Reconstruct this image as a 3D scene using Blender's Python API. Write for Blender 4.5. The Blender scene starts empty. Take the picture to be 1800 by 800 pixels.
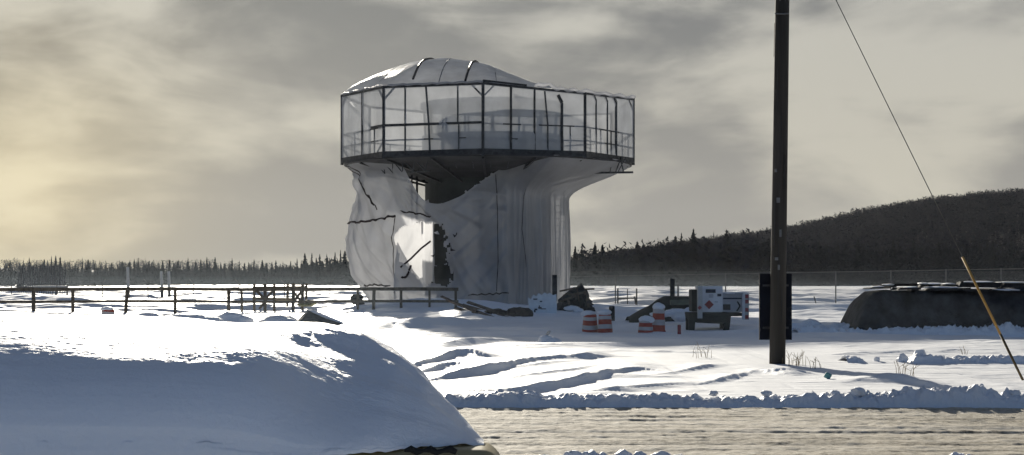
import bpy, bmesh, math, random
import numpy as np
from mathutils import Vector, Matrix
random.seed(7)
D = bpy.data
scene = bpy.context.scene
COL = scene.collection
R = math.radians
F = 2854.0          # focal length in photo pixels; the camera stands at (0,0,EYE) looking along +Y
EYE = 2.0
HZ = 489.0          # horizon line in the photo

def P(px, py, d):
    """the world point seen at photo pixel (px,py) when it stands d metres away"""
    return Vector(((px-900.0)/F*d, d, EYE-(py-HZ)/F*d))
def PX(px, d): return (px-900.0)/F*d
def PZ(py, d): return EYE-(py-HZ)/F*d

# ------------------------------------------------------------------ noise
def _h(ix, iy, s):
    n = (ix*374761393 + iy*668265263 + s*1442695041) & 0xFFFFFFFF
    n = ((n ^ (n >> 13))*1274126177) & 0xFFFFFFFF
    n = ((n ^ (n >> 16))*2246822519) & 0xFFFFFFFF
    return ((n ^ (n >> 15)) & 0xFFFFFF)/float(0xFFFFFF)
def vn(x, y, s=0):
    x = np.asarray(x, float); y = np.asarray(y, float)
    ix = np.floor(x).astype(np.int64); iy = np.floor(y).astype(np.int64)
    fx = x-ix; fy = y-iy
    fx = fx*fx*fx*(fx*(fx*6-15)+10); fy = fy*fy*fy*(fy*(fy*6-15)+10)
    a = _h(ix, iy, s); b = _h(ix+1, iy, s); c = _h(ix, iy+1, s); d = _h(ix+1, iy+1, s)
    return (a*(1-fx)+b*fx)*(1-fy)+(c*(1-fx)+d*fx)*fy
def _hs(ix, iy, s):
    n = (ix*374761393 + iy*668265263 + s*1442695041) & 0xFFFFFFFF
    n = ((n ^ (n >> 13))*1274126177) & 0xFFFFFFFF
    n = ((n ^ (n >> 16))*2246822519) & 0xFFFFFFFF
    return ((n ^ (n >> 15)) & 0xFFFFFF)/16777215.0
def _vs(x, y, s):
    ix = math.floor(x); iy = math.floor(y); fx = x-ix; fy = y-iy
    fx = fx*fx*fx*(fx*(fx*6-15)+10); fy = fy*fy*fy*(fy*(fy*6-15)+10)
    a = _hs(ix, iy, s); b = _hs(ix+1, iy, s); c = _hs(ix, iy+1, s); d = _hs(ix+1, iy+1, s)
    return (a*(1-fx)+b*fx)*(1-fy)+(c*(1-fx)+d*fx)*fy
def fbm(x, y, s=0, o=4, g=.5):
    if isinstance(x, (int, float)) and isinstance(y, (int, float)):
        t = 0.0; a = 1.0; n = 0.0; x = float(x); y = float(y)
        for k in range(o):
            t += a*(_vs(x, y, s+k*17)-.5); n += a
            x = x*2.03+3.1; y = y*2.03+7.7; a *= g
        return t/n*2
    t = 0; a = 1; n = 0
    x = np.asarray(x, float); y = np.asarray(y, float)
    for k in range(o):
        t = t+a*(vn(x, y, s+k*17)-.5); n += a
        x = x*2.03+3.1; y = y*2.03+7.7; a *= g
    return t/n*2
def ss(e0, e1, x):
    if isinstance(x, (int, float)) and isinstance(e0, (int, float)):
        t = min(1.0, max(0.0, (x-e0)/(e1-e0))); return t*t*(3-2*t)
    t = np.clip((np.asarray(x, float)-e0)/(e1-e0), 0, 1)
    return t*t*(3-2*t)
def smooth_table(xs, ys, x, w):
    """piecewise-linear table, rounded over a width w"""
    t = 0
    for k in (-1, -.5, 0, .5, 1): t = t+np.interp(np.asarray(x, float)+k*w, xs, ys)
    return t/5

# ------------------------------------------------------------------ mesh builder
class MB:
    def __init__(s): s.v = []; s.f = []
    def quad_grid(s, pts, nx, ny, keep=None):
        o = len(s.v); s.v += [tuple(p) for p in pts]
        for j in range(ny-1):
            for i in range(nx-1):
                if keep is None or keep(i, j):
                    s.f.append((o+j*nx+i, o+j*nx+i+1, o+(j+1)*nx+i+1, o+(j+1)*nx+i))
    def tube(s, pts, r, n=6, cap=True):
        pts = [Vector(p) for p in pts]
        rs = r if isinstance(r, (list, tuple)) else [r]*len(pts)
        o = len(s.v)
        for i, p in enumerate(pts):
            a = pts[max(i-1, 0)]; b = pts[min(i+1, len(pts)-1)]
            t = (b-a).normalized()
            ref = Vector((0, 0, 1)) if abs(t.z) < .9 else Vector((1, 0, 0))
            u = t.cross(ref).normalized(); w = u.cross(t)
            for k in range(n):
                an = 2*math.pi*(k+.5)/n
                s.v.append(tuple(p+u*math.cos(an)*rs[i]+w*math.sin(an)*rs[i]))
        for i in range(len(pts)-1):
            for k in range(n):
                k2 = (k+1) % n
                s.f.append((o+i*n+k, o+i*n+k2, o+(i+1)*n+k2, o+(i+1)*n+k))
        if cap:
            s.f.append(tuple(o+k for k in range(n))[::-1])
            s.f.append(tuple(o+(len(pts)-1)*n+k for k in range(n)))
    def bar(s, p0, p1, w, h=None, up=None):
        """square-section bar; w across, h along the up direction"""
        p0 = Vector(p0); p1 = Vector(p1); h = w if h is None else h
        t = (p1-p0).normalized()
        ref = Vector(up) if up is not None else (Vector((0, 0, 1)) if abs(t.z) < .9 else Vector((0, 1, 0)))
        u = t.cross(ref).normalized(); q = u.cross(t).normalized()
        o = len(s.v)
        for p in (p0, p1):
            for a, b in ((-1, -1), (1, -1), (1, 1), (-1, 1)):
                s.v.append(tuple(p+u*a*w/2+q*b*h/2))
        s.f += [(o+3, o+2, o+1, o), (o+4, o+5, o+6, o+7)]
        for k in range(4):
            k2 = (k+1) % 4
            s.f.append((o+k, o+k2, o+4+k2, o+4+k))
    def box(s, c, size, rz=0, m=None):
        M = m if m is not None else Matrix.Rotation(rz, 3, 'Z')
        o = len(s.v); c = Vector(c)
        for z in (-1, 1):
            for x, y in ((-1, -1), (1, -1), (1, 1), (-1, 1)):
                s.v.append(tuple(c+M @ Vector((x*size[0]/2, y*size[1]/2, z*size[2]/2))))
        s.f += [(o+3, o+2, o+1, o), (o+4, o+5, o+6, o+7)]
        for k in range(4):
            k2 = (k+1) % 4
            s.f.append((o+k, o+k2, o+4+k2, o+4+k))
    def lathe(s, prof, c=(0, 0, 0), n=24, a0=0, a1=2*math.pi):
        o = len(s.v); c = Vector(c); full = abs(a1-a0-2*math.pi) < 1e-6
        m = n if full else n+1
        for r, z in prof:
            for k in range(m):
                a = a0+(a1-a0)*k/n
                s.v.append((c.x+r*math.sin(a), c.y-r*math.cos(a), c.z+z))
        for i in range(len(prof)-1):
            for k in range(n):
                k2 = (k+1) % m
                s.f.append((o+i*m+k, o+i*m+k2, o+(i+1)*m+k2, o+(i+1)*m+k))
    def lump(s, c, size, seed=0, sub=2, amp=.25):
        bm = bmesh.new(); bmesh.ops.create_icosphere(bm, subdivisions=sub, radius=1)
        o = len(s.v); c = Vector(c)
        for v in bm.verts:
            p = v.co
            k = 1+amp*float(fbm(p.x*1.7+seed*3.1+p.z, p.y*1.7-p.z*1.3+seed, seed, 3))
            s.v.append((c.x+p.x*k*size[0], c.y+p.y*k*size[1], c.z+p.z*k*size[2]))
        for f in bm.faces: s.f.append(tuple(o+v.index for v in f.verts))
        bm.free()
    def build(s, name, m, parent=None, smooth=False, bevel=0):
        me = D.meshes.new(name); me.from_pydata(s.v, [], s.f)
        me.materials.append(m); me.update()
        if bevel:
            bm = bmesh.new(); bm.from_mesh(me)
            bmesh.ops.bevel(bm, geom=bm.edges[:], offset=bevel, segments=2, affect='EDGES', clamp_overlap=True)
            bm.to_mesh(me); bm.free()
        if smooth: me.polygons.foreach_set('use_smooth', [True]*len(me.polygons))
        o = D.objects.new(name, me); COL.objects.link(o)
        if parent is not None:
            o.parent = parent; o.location = -base(parent)
        return o

def base(o):
    p = Vector((0, 0, 0))
    while o is not None: p += o.location; o = o.parent
    return p
def np_mesh(name, v, f, m, parent=None, smooth=True):
    v = np.asarray(v, np.float32); f = np.asarray(f, np.int32)
    me = D.meshes.new(name); k = f.shape[1]
    me.vertices.add(len(v)); me.vertices.foreach_set('co', v.ravel())
    me.loops.add(f.size); me.loops.foreach_set('vertex_index', f.ravel())
    me.polygons.add(len(f))
    me.polygons.foreach_set('loop_start', np.arange(0, f.size, k, dtype=np.int32))
    me.polygons.foreach_set('loop_total', np.full(len(f), k, np.int32))
    me.update(calc_edges=True)
    if smooth: me.polygons.foreach_set('use_smooth', np.ones(len(f), bool))
    me.materials.append(m)
    o = D.objects.new(name, me); COL.objects.link(o)
    if parent is not None: o.parent = parent; o.location = -base(parent)
    return o
def grid_faces(nx, ny):
    i = np.arange(nx-1)[None, :]+nx*np.arange(ny-1)[:, None]
    return np.stack([i, i+1, i+nx+1, i+nx], -1).reshape(-1, 4)

def tag(o, label=None, cat=None, group=None, kind=None):
    if label: o['label'] = label
    if cat: o['category'] = cat
    if group: o['group'] = group
    if kind: o['kind'] = kind
    return o
def thing(name, label, cat, loc, group=None):
    o = D.objects.new(name, None); COL.objects.link(o); o.location = loc
    o.empty_display_size = .2
    return tag(o, label, cat, group)
def copy_tree(o, parent=None):
    c = o.copy(); COL.objects.link(c)
    if parent is not None: c.parent = parent
    for ch in list(o.children): copy_tree(ch, c)
    return c

# ------------------------------------------------------------------ materials
def mat(name, col, rough=.7, var=.15, scale=4, bump=0, bscale=20, metal=0, spec=.3, stretch=(1, 1, 1), col2=None, detail=5):
    m = D.materials.new(name); m.use_nodes = True
    nt = m.node_tree; b = nt.nodes['Principled BSDF']
    b.inputs['Roughness'].default_value = rough; b.inputs['Metallic'].default_value = metal
    b.inputs['Specular IOR Level'].default_value = spec
    tc = nt.nodes.new('ShaderNodeTexCoord'); mp = nt.nodes.new('ShaderNodeMapping')
    mp.inputs['Scale'].default_value = stretch
    nt.links.new(tc.outputs['Object'], mp.inputs['Vector'])
    n = nt.nodes.new('ShaderNodeTexNoise'); n.inputs['Scale'].default_value = scale; n.inputs['Detail'].default_value = detail
    nt.links.new(mp.outputs[0], n.inputs['Vector'])
    r = nt.nodes.new('ShaderNodeValToRGB')
    c2 = col2 or tuple(c*(1-var*1.6) for c in col); c1 = tuple(min(1, c*(1+var)) for c in col)
    r.color_ramp.elements[0].position = .32; r.color_ramp.elements[1].position = .68
    r.color_ramp.elements[0].color = (*c2, 1); r.color_ramp.elements[1].color = (*c1, 1)
    nt.links.new(n.outputs['Fac'], r.inputs['Fac']); nt.links.new(r.outputs[0], b.inputs['Base Color'])
    if bump:
        n2 = nt.nodes.new('ShaderNodeTexNoise'); n2.inputs['Scale'].default_value = bscale; n2.inputs['Detail'].default_value = 6
        nt.links.new(mp.outputs[0], n2.inputs['Vector'])
        bp = nt.nodes.new('ShaderNodeBump'); bp.inputs['Strength'].default_value = 1; bp.inputs['Distance'].default_value = bump
        nt.links.new(n2.outputs['Fac'], bp.inputs['Height']); nt.links.new(bp.outputs[0], b.inputs['Normal'])
    return m
def sheet_mat(name, col, clear, trans, scale=1.2):
    """woven polythene: part see-through, part diffuse, part light-passing"""
    m = D.materials.new(name); m.use_nodes = True; nt = m.node_tree
    nt.nodes.remove(nt.nodes['Principled BSDF']); out = nt.nodes['Material Output']
    tc = nt.nodes.new('ShaderNodeTexCoord')
    n = nt.nodes.new('ShaderNodeTexNoise'); n.inputs['Scale'].default_value = scale; n.inputs['Detail'].default_value = 7
    nt.links.new(tc.outputs['Object'], n.inputs['Vector'])
    r = nt.nodes.new('ShaderNodeValToRGB')
    r.color_ramp.elements[0].position = .3; r.color_ramp.elements[1].position = .7
    r.color_ramp.elements[0].color = (*[c*.74 for c in col], 1); r.color_ramp.elements[1].color = (*col, 1)
    nt.links.new(n.outputs['Fac'], r.inputs['Fac'])
    n2 = nt.nodes.new('ShaderNodeTexNoise'); n2.inputs['Scale'].default_value = 3.2; n2.inputs['Detail'].default_value = 7
    mp = nt.nodes.new('ShaderNodeMapping'); mp.inputs['Scale'].default_value = (1, 1, .16)
    nt.links.new(tc.outputs['Object'], mp.inputs['Vector']); nt.links.new(mp.outputs[0], n2.inputs['Vector'])
    bp = nt.nodes.new('ShaderNodeBump'); bp.inputs['Distance'].default_value = .05; bp.inputs['Strength'].default_value = .8
    nt.links.new(n2.outputs['Fac'], bp.inputs['Height'])
    df = nt.nodes.new('ShaderNodeBsdfDiffuse'); tl = nt.nodes.new('ShaderNodeBsdfTranslucent'); tp = nt.nodes.new('ShaderNodeBsdfTransparent')
    gl = nt.nodes.new('ShaderNodeBsdfGlossy'); gl.inputs['Roughness'].default_value = .35; gl.inputs['Color'].default_value = (.9, .9, .9, 1)
    for k in (df, tl): nt.links.new(r.outputs[0], k.inputs['Color']); nt.links.new(bp.outputs[0], k.inputs['Normal'])
    nt.links.new(bp.outputs[0], gl.inputs['Normal'])
    m1 = nt.nodes.new('ShaderNodeMixShader'); m1.inputs[0].default_value = trans
    nt.links.new(df.outputs[0], m1.inputs[1]); nt.links.new(tl.outputs[0], m1.inputs[2])
    m3 = nt.nodes.new('ShaderNodeMixShader'); m3.inputs[0].default_value = .06
    nt.links.new(m1.outputs[0], m3.inputs[1]); nt.links.new(gl.outputs[0], m3.inputs[2])
    m2 = nt.nodes.new('ShaderNodeMixShader'); m2.inputs[0].default_value = clear
    nt.links.new(m3.outputs[0], m2.inputs[1]); nt.links.new(tp.outputs[0], m2.inputs[2])
    nt.links.new(m2.outputs[0], out.inputs['Surface'])
    return m
def snow_mat(name, bump, bscale, stretch, col=(.86, .87, .89)):
    m = mat(name, col, rough=.55, var=.03, scale=.6, bump=0, spec=.35, stretch=(1, 1, 1))
    nt = m.node_tree; b = nt.nodes['Principled BSDF']
    tc = nt.nodes.new('ShaderNodeTexCoord'); mp = nt.nodes.new('ShaderNodeMapping'); mp.inputs['Scale'].default_value = stretch
    nt.links.new(tc.outputs['Object'], mp.inputs['Vector'])
    n = nt.nodes.new('ShaderNodeTexNoise'); n.inputs['Scale'].default_value = bscale; n.inputs['Detail'].default_value = 8; n.inputs['Roughness'].default_value = .6
    n.inputs['Distortion'].default_value = .3
    nt.links.new(mp.outputs[0], n.inputs['Vector'])
    bp = nt.nodes.new('ShaderNodeBump'); bp.inputs['Distance'].default_value = bump; bp.inputs['Strength'].default_value = 1
    nt.links.new(n.outputs['Fac'], bp.inputs['Height']); nt.links.new(bp.outputs[0], b.inputs['Normal'])
    return m

M = {}
M['snow'] = snow_mat('field_snow', .06, 1.5, (.5, 1.6, 1))
M['snow_fine'] = snow_mat('cap_snow', .006, 30, (1, 1.0, 1), (.84, .86, .9))
M['snow_lump'] = snow_mat('ploughed_snow', .03, 12, (1, 1, 1), (.78, .80, .84))
M['timber'] = mat('weathered_timber', (.115, .095, .07), .8, .3, 6, .006, 30, stretch=(1, 1, .3))
M['pole_wood'] = mat('pole_wood', (.036, .033, .029), .9, .3, 5, .008, 40, stretch=(1, 1, .06))
M['brown_plank'] = mat('brown_plank', (.13, .092, .068), .8, .35, 4, .004, 30)
M['steel'] = mat('dark_scaffold_steel', (.045, .047, .05), .55, .3, 5, 0, metal=.3)
M['steel_light'] = mat('thin_rail_steel', (.07, .075, .08), .55, .3, 5, 0, metal=.3)
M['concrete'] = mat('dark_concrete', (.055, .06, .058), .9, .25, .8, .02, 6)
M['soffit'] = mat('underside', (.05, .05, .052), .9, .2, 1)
M['cabwall'] = mat('cab_wall', (.10, .125, .125), .8, .15, 1)
M['cabglass'] = mat('cab_glazing', (.34, .37, .39), .3, .25, 1, spec=.5, stretch=(2, 2, .2))
M['galv'] = mat('galvanised_wire', (.16, .17, .18), .7, .1, 5, metal=.2)
M['galv_dark'] = mat('fence_post_steel', (.12, .125, .13), .6, .15, 5, metal=.3)
M['pale'] = mat('pale_post', (.40, .41, .41), .6, .08, 3)
M['dark'] = mat('blackened', (.02, .021, .023), .7, .3, 3, .01, 10)
M['panel_dark'] = mat('sign_panel', (.008, .010, .017), .7, .2, 3, spec=.1)
M['orange'] = mat('drum_orange', (.40, .058, .032), .5, .12, 4)
M['white_band'] = mat('drum_white', (.50, .47, .46), .5, .08, 4)
M['rubber'] = mat('rubber', (.02, .02, .02), .8, .2, 4)
M['tarp_green'] = mat('green_tarp', (.020, .024, .021), .75, .3, 3, .03, 5)
M['white_paint'] = mat('white_paint', (.60, .62, .66), .4, .06, 3)
M['grey_paint'] = mat('grey_paint', (.40, .42, .46), .5, .08, 3)
M['navy'] = mat('navy_print', (.015, .02, .04), .5, .1, 4)
M['placard'] = mat('red_placard', (.22, .03, .035), .5, .1, 4)
M['redstripe'] = mat('red_stripe', (.25, .04, .05), .5, .1, 4)
M['greygreen'] = mat('chassis', (.020, .024, .022), .7, .25, 3, .008, 12)
M['yellow'] = mat('yellow_guard', (.40, .22, .05), .5, .1, 6)
M['gravel'] = mat('dark_gravel', (.038, .039, .044), .95, .5, 2, .07, 7)
M['slab'] = mat('broken_asphalt', (.035, .033, .033), .9, .3, 4, .02, 10)
M['tan'] = mat('tan_paint', (.34, .28, .15), .4, .1, 4)
M['heap'] = mat('grey_heap', (.13, .13, .115), .95, .25, 3, .03, 8)
M['spruce'] = mat('spruce_needles', (.013, .018, .023), .95, .2, .7, spec=.0)
M['wood_far'] = mat('bare_wood', (.015, .020, .030), .95, .15, .4, spec=.0)
M['hillground'] = mat('hill_floor', (.026, .027, .031), .95, .2, .1)
M['weed'] = mat('dry_weed', (.22, .16, .08), .8, .2, 6)
M['teal'] = mat('teal_litter', (.10, .26, .28), .4, .1, 8)
M['board'] = mat('frosted_board', (.66, .71, .75), .7, .08, 3)
M['snow_fine'].node_tree.nodes['Principled BSDF'].inputs['Subsurface Weight'].default_value = .6
M['snow_fine'].node_tree.nodes['Principled BSDF'].inputs['Subsurface Radius'].default_value = (1, .92, .85)
M['snow_fine'].node_tree.nodes['Principled BSDF'].inputs['Subsurface Scale'].default_value = .035
M['rope'] = mat('seam_rope', (.045, .035, .035), .9, .2, 6)
M['sheet'] = sheet_mat('white_sheeting', (.62, .63, .66), .13, .66, .5)
M['sheet_wall'] = sheet_mat('clear_sheeting', (.74, .76, .79), .20, .64, .9)
M['cab_clear'] = sheet_mat('cab_clear_glazing', (.40, .44, .46), .62, .5)
M['sheet_roof'] = sheet_mat('roof_sheeting', (.74, .76, .79), .18, .58)
# ------------------------------------------------------------------ terrain
def RG(pts):
    x = []; y = []; z = []
    for px, py, h in pts:
        d = F*(EYE-h)/(py-HZ); x.append(PX(px, d)); y.append(d); z.append(h)
    o = np.argsort(x)
    return np.array(x)[o], np.array(y)[o], np.array(z)[o]
RIDGES = [   # (crest points as photo pixel + crest height), run-out behind the crest, lee length per metre of height
    (RG([(740,668,.05),(800,650,.16),(860,633,.28),(930,617,.26),(985,608,.34),(1030,609,.31),(1066,622,.08)]), 3.0, 1.1),
    (RG([(800,688,.04),(900,677,.17),(980,664,.20),(1050,646,.24),(1110,629,.27),(1146,636,.20),(1185,650,.05)]), 2.8, 1.0),
    (RG([(722,640,.10),(770,620,.20),(812,603,.33),(842,609,.29),(868,624,.06)]), 2.4, 1.1),
    (RG([(728,655,.10),(768,636,.16),(800,629,.20),(828,638,.15),(850,650,.06)]), 1.5, 1.3),
    (RG([(1160,676,.04),(1240,668,.09),(1300,655,.10),(1330,648,.05)]), 2.0, 1.6),
    (RG([(1325,652,.03),(1352,645,.12),(1378,640,.22),(1405,645,.14),(1440,656,.02)]), 1.6, 2.2),
    (RG([(1480,672,.03),(1560,655,.14),(1640,664,.16),(1740,690,.06),(1790,700,.0)]), 2.5, 3.0),
    (RG([(880,648,.01),(930,637,.08),(975,630,.11),(1010,632,.03)]), 1.2, 1.4),
    (RG([(860,668,.01),(940,655,.07),(1000,646,.10),(1040,641,.03)]), 1.2, 1.4),
    (RG([(1110,664,.01),(1170,650,.10),(1230,641,.10),(1270,641,.02)]), 1.5, 1.4),
    (RG([(990,692,.01),(1070,680,.09),(1150,670,.12),(1225,673,.02)]), 1.6, 1.4),
    (RG([(690,664,.02),(745,652,.12),(790,662,.03)]), 1.0, 1.4),
    (RG([(1420,625,.01),(1500,617,.09),(1600,612,.10),(1720,610,.02)]), 2.5, 2),
    (RG([(880,606,.1),(960,600,.18),(1060,598,.2),(1140,603,.05)]), 3.0, 3.0),
    (RG([(690,600,.12),(770,596,.25),(850,592,.2),(900,596,.06)]), 3.0, 2.6),
    (RG([(1180,612,.02),(1230,606,.12),(1290,603,.10),(1330,606,.03)]), 3, 2),
    (RG([(560,575,.1),(640,566,.3),(720,560,.42),(800,560,.3),(880,568,.05)]), 3.5, 3.0),
]
def ground(x, y):
    x = np.asarray(x, float); y = np.asarray(y, float)
    near = ss(26, 29, y)
    far = 1-ss(130, 300, y)
    h = .16*fbm(x/11, y/7, 3, 3)*near*(.35+.65*far)
    h = h+(.11*fbm(x/3.4+.25*y, y/1.5, 11, 5, .55)+.05*fbm(x/1.6+.3*y, y/.7, 15, 3, .6)*(1-ss(60, 90, y)))*near*far
    h = h+.35*fbm(x/60, y/40, 5, 3)*ss(60, 200, y)
    h = h+.12*fbm(x/22, y/9, 8, 3)*ss(120, 200, y)+.85*fbm(x/9+.2*y, y/3.2, 9, 3)*ss(75, 100, y)*(1-ss(250, 330, y))
    # churned, trodden snow in the yard around the tower
    yard = ss(50, 58, y)*(1-ss(92, 112, y))*(1-ss(-12, -16, -x-28))*ss(-14, -6, x)
    h = h+.16*fbm(x/1.1, y/1.3, 21, 4, .6)*yard
    for (rx, ry, rz), wb, lee in RIDGES:
        m = (x > rx[0]-1) & (x < rx[-1]+1) & (np.abs(y-ry.mean()) < 30)
        if not np.any(m): continue
        xm = x[m] if x.ndim else x; ym = y[m] if y.ndim else y
        ym = ym+.14*fbm(xm*.9, ym*.3, 31, 3)
        yc = smooth_table(rx, ry, xm, .25)
        H = .85*smooth_table(np.r_[rx[0]-.6, rx, rx[-1]+.6], np.r_[0, rz, 0], xm, .3)*(.5+.9*vn(xm*.9, ym*.15, 77))
        t = yc-ym
        prof = np.where(t < 0, np.exp(-(np.abs(t)/wb)**1.3), 1-ss(-.35, 1.7*lee*np.maximum(H, .08)+.4, t))
        add = H*prof
        if x.ndim: h[m] = np.maximum(h[m], h[m]*.6+add)
        else: h = max(float(h), float(h)*.6+float(add))
    # snow heaped at the tower foot and round the stockpile
    h = h+.55*np.exp(-(((x+3.5)/5.5)**2+((y-92.5)/3.5)**2))
    h = h+.35*np.exp(-(((x-2.0)/3.5)**2+((y-86)/4)**2))
    h = h+.42*np.exp(-(((x+2.0)/1.7)**2+((y-84.0)/2.4)**2))
    # the road and the lot before it lie lower and flat
    rd = ss(15.5, 16.5, y)*(1-ss(25.3, 26.4, y))
    return h*(1-rd)-.06*rd
def gz(x, y): return float(ground(np.array([float(x)]), np.array([float(y)]))[0])

ys = np.concatenate([np.linspace(-60, 3, 8)[:-1], np.geomspace(3, 24, 60)[:-1], np.geomspace(24, 110, 640)[:-1], np.geomspace(110, 330, 330)[:-1], np.geomspace(330, 460, 30)[:-1], np.geomspace(460, 1500, 20)])
us = np.concatenate([np.linspace(-1.6, -.36, 26)[:-1], np.linspace(-.36, .36, 640), np.linspace(.36, 1.6, 26)[1:]])
yy, uu = np.meshgrid(ys, us, indexing='ij')
xx = uu*np.maximum(yy, 30.0)
# rows behind and near the camera keep the width of the 30 m row so that the sheet has no hole
zz = ground(xx.ravel(), yy.ravel())
zz[yy.ravel() < 15.5] = 0
gobj = np_mesh('ground', np.stack([xx.ravel(), yy.ravel(), zz], -1), grid_faces(len(us), len(ys)), M['snow'])
tag(gobj, 'wind-sculpted snow field', kind='structure')

# ------------------------------------------------------------------ road of packed dirty snow
def road_mat():
    m = D.materials.new('packed_road_snow'); m.use_nodes = True; nt = m.node_tree; b = nt.nodes['Principled BSDF']
    b.inputs['Roughness'].default_value = .75; b.inputs['Specular IOR Level'].default_value = .12
    tc = nt.nodes.new('ShaderNodeTexCoord')
    def noise(scale, stretch, detail=8, rough=.6):
        mp = nt.nodes.new('ShaderNodeMapping'); mp.inputs['Scale'].default_value = stretch
        nt.links.new(tc.outputs['Object'], mp.inputs['Vector'])
        n = nt.nodes.new('ShaderNodeTexNoise'); n.inputs['Scale'].default_value = scale; n.inputs['Detail'].default_value = detail; n.inputs['Roughness'].default_value = rough
        nt.links.new(mp.outputs[0], n.inputs['Vector']); return n
    a = noise(1, (.16, 2.0, 1), 10, .66); c = noise(6, (1.0, 1.0, 1), 12, .85); 
    mx = nt.nodes.new('ShaderNodeMix'); mx.inputs[0].default_value = .62
    nt.links.new(a.outputs['Fac'], mx.inputs[2]); nt.links.new(c.outputs['Fac'], mx.inputs[3])
    r = nt.nodes.new('ShaderNodeValToRGB'); e = r.color_ramp.elements
    e[0].position = .41; e[0].color = (.11, .094, .068, 1); e[1].position = .58; e[1].color = (.68, .63, .54, 1)
    k = e.new(.48); k.color = (.43, .385, .305, 1)
    nt.links.new(mx.outputs[0], r.inputs['Fac']); nt.links.new(r.outputs[0], b.inputs['Base Color'])
    bp = nt.nodes.new('ShaderNodeBump'); bp.inputs['Distance'].default_value = .05
    nt.links.new(mx.outputs[0], bp.inputs['Height']); nt.links.new(bp.outputs[0], b.inputs['Normal'])
    return m
rx = np.concatenate([np.linspace(-30, -4, 80)[:-1], np.linspace(-4, 12, 520), np.linspace(12, 34, 70)[1:]]); ry = np.linspace(15.9, 25.6, 300)
ya, xa = np.meshgrid(ry, rx, indexing='ij')
rh = .028*fbm(xa/6, ya/.30, 41, 4)+.016*fbm(xa/.22, ya/.16, 43, 4, .7)
for c_ in (17.6, 19.6, 21.2, 23.0):
    rh = rh-.04*np.exp(-((ya-c_-.12*fbm(xa/9, ya*0, 47, 2))/.14)**2)*(.5+.5*vn(xa/3, ya*0+c_, 48))
robj = np_mesh('road', np.stack([xa.ravel(), ya.ravel(), rh.ravel()-.01], -1), grid_faces(len(rx), len(ry)), road_mat())
tag(robj, 'road of packed brown snow with wheel ruts', kind='structure')

def bank(name, x0, x1, yc, width, height, label, seed, step=.035, lift=0, gap=0):
    n = int((x1-x0)/step); k = int(width/.03)
    X = np.linspace(x0, x1, n); Y = np.linspace(yc, yc+width, k)
    Yg, Xg = np.meshgrid(Y, X, indexing='ij')
    t = (Yg-yc)/width
    edge = .06+.05*fbm(Xg*1.5, Xg*0, seed+5, 3)
    prof = ss(edge*0, edge+.16, t)*(1-ss(.35, 1, t))
    lum = np.abs(fbm(Xg*3.2, Yg*3.6, seed, 3))*.7+np.abs(fbm(Xg*8, Yg*9, seed+3, 3))*.6
    big = np.clip(vn(Xg*1.1, Xg*0+3, seed+9)-.62, 0, 1)*.9
    amp = height*(.62+.45*vn(Xg/3.2, Xg*0, seed+7))
    if gap: amp = amp*ss(gap-.08, gap+.12, vn(Xg/1.3, Xg*0+9, seed+8))
    Z = ground(Xg.ravel(), Yg.ravel()).reshape(Xg.shape)*(t > .5)-.05*(t < .5)
    Z = Z+prof*amp*(.45+.9*lum+big)+lift*prof
    # push the lumps out towards the road as well
    Yp = Yg-.12*prof*lum*(1-t)
    Z[0] = -.12
    o = np_mesh(name, np.stack([Xg.ravel(), Yp.ravel(), Z.ravel()], -1), grid_faces(n, k), M['snow_lump'])
    return tag(o, label, kind='structure')
bank('snow_bank', -6, 14, 25.1, 1.4, .26, 'long low bank of ploughed snow lumps along the far road edge', 61, lift=.03)
bank('snow_ridge', 8.0, 18, 38.6, 1.3, .30, 'broken ridge of ploughed snow lumps beyond the leaning guy guard', 71, gap=.34)
bank('snow_edge', 0, 8, 15.7, 1.1, .36, 'lumps of ploughed snow at the near road edge', 81, gap=.5)
bank('snow_berm', 10, 30, 56.6, 1.5, .42, 'rough snow berm at the foot of the dark stockpile', 91, step=.06)

# ------------------------------------------------------------------ hills
def hill(name, table, y0, y1, label, seed, x0, x1, depth):
    """table: x (m at distance y1) -> ridge height"""
    n = 220; k = 40
    X = np.linspace(x0, x1, n); T = np.linspace(0, 1, k)
    Tg, Xg = np.meshgrid(T, X, indexing='ij')
    H = smooth_table([a for a, b in table], [b for a, b in table], Xg, 20)
    Yg = y0+(y1+depth-y0)*Tg
    tt = (Yg-y0)/(y1-y0)
    up = np.where(tt < 1, np.sin(np.clip(tt, 0, 1)*math.pi/2)**1.15, np.cos(np.clip((Yg-y1)/depth, 0, 1)*math.pi/2))
    Z = H*up*(1+.06*fbm(Xg/90, Yg/90, seed, 4))-.4
    tag(np_mesh(name, np.stack([Xg.ravel(), Yg.ravel(), Z.ravel()], -1), grid_faces(n, k), M['hillground']), label, kind='structure')
    def hz(x, y):
        H = smooth_table([a for a, b in table], [b for a, b in table], x, 20)
        t = (y-y0)/(y1-y0)
        return H*np.where(t < 1, np.sin(np.clip(t, 0, 1)*math.pi/2)**1.15, np.cos(np.clip((y-y1)/depth, 0, 1)*math.pi/2))*(1+.06*fbm(x/90, y/90, seed, 4))-.4
    return hz
HD = 900.0
def tb(pts, d, tree): return [(PX(px, d), max(0, PZ(py, d)-tree)) for px, py in pts]
hill_z = hill('hill', tb([(850,485),(960,470),(1040,447),(1150,430),(1260,414),(1340,402),(1400,392),(1450,380),(1490,369),(1530,356),(1580,348),(1640,342),(1700,337),(1800,334),(1950,326),(2150,330),(2500,345)], HD, 7.5), 470, HD, 'wooded hill rising to the right', 101, -20, 520, 260)
far_z = hill('far_hill', tb([(-900,470),(-300,462),(0,460),(60,458),(150,463),(300,459),(380,460),(480,466),(560,474),(700,480)], 1050, 4), 760, 1050, 'pale far hill behind the left tree line', 111, -620, -60, 200)

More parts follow.
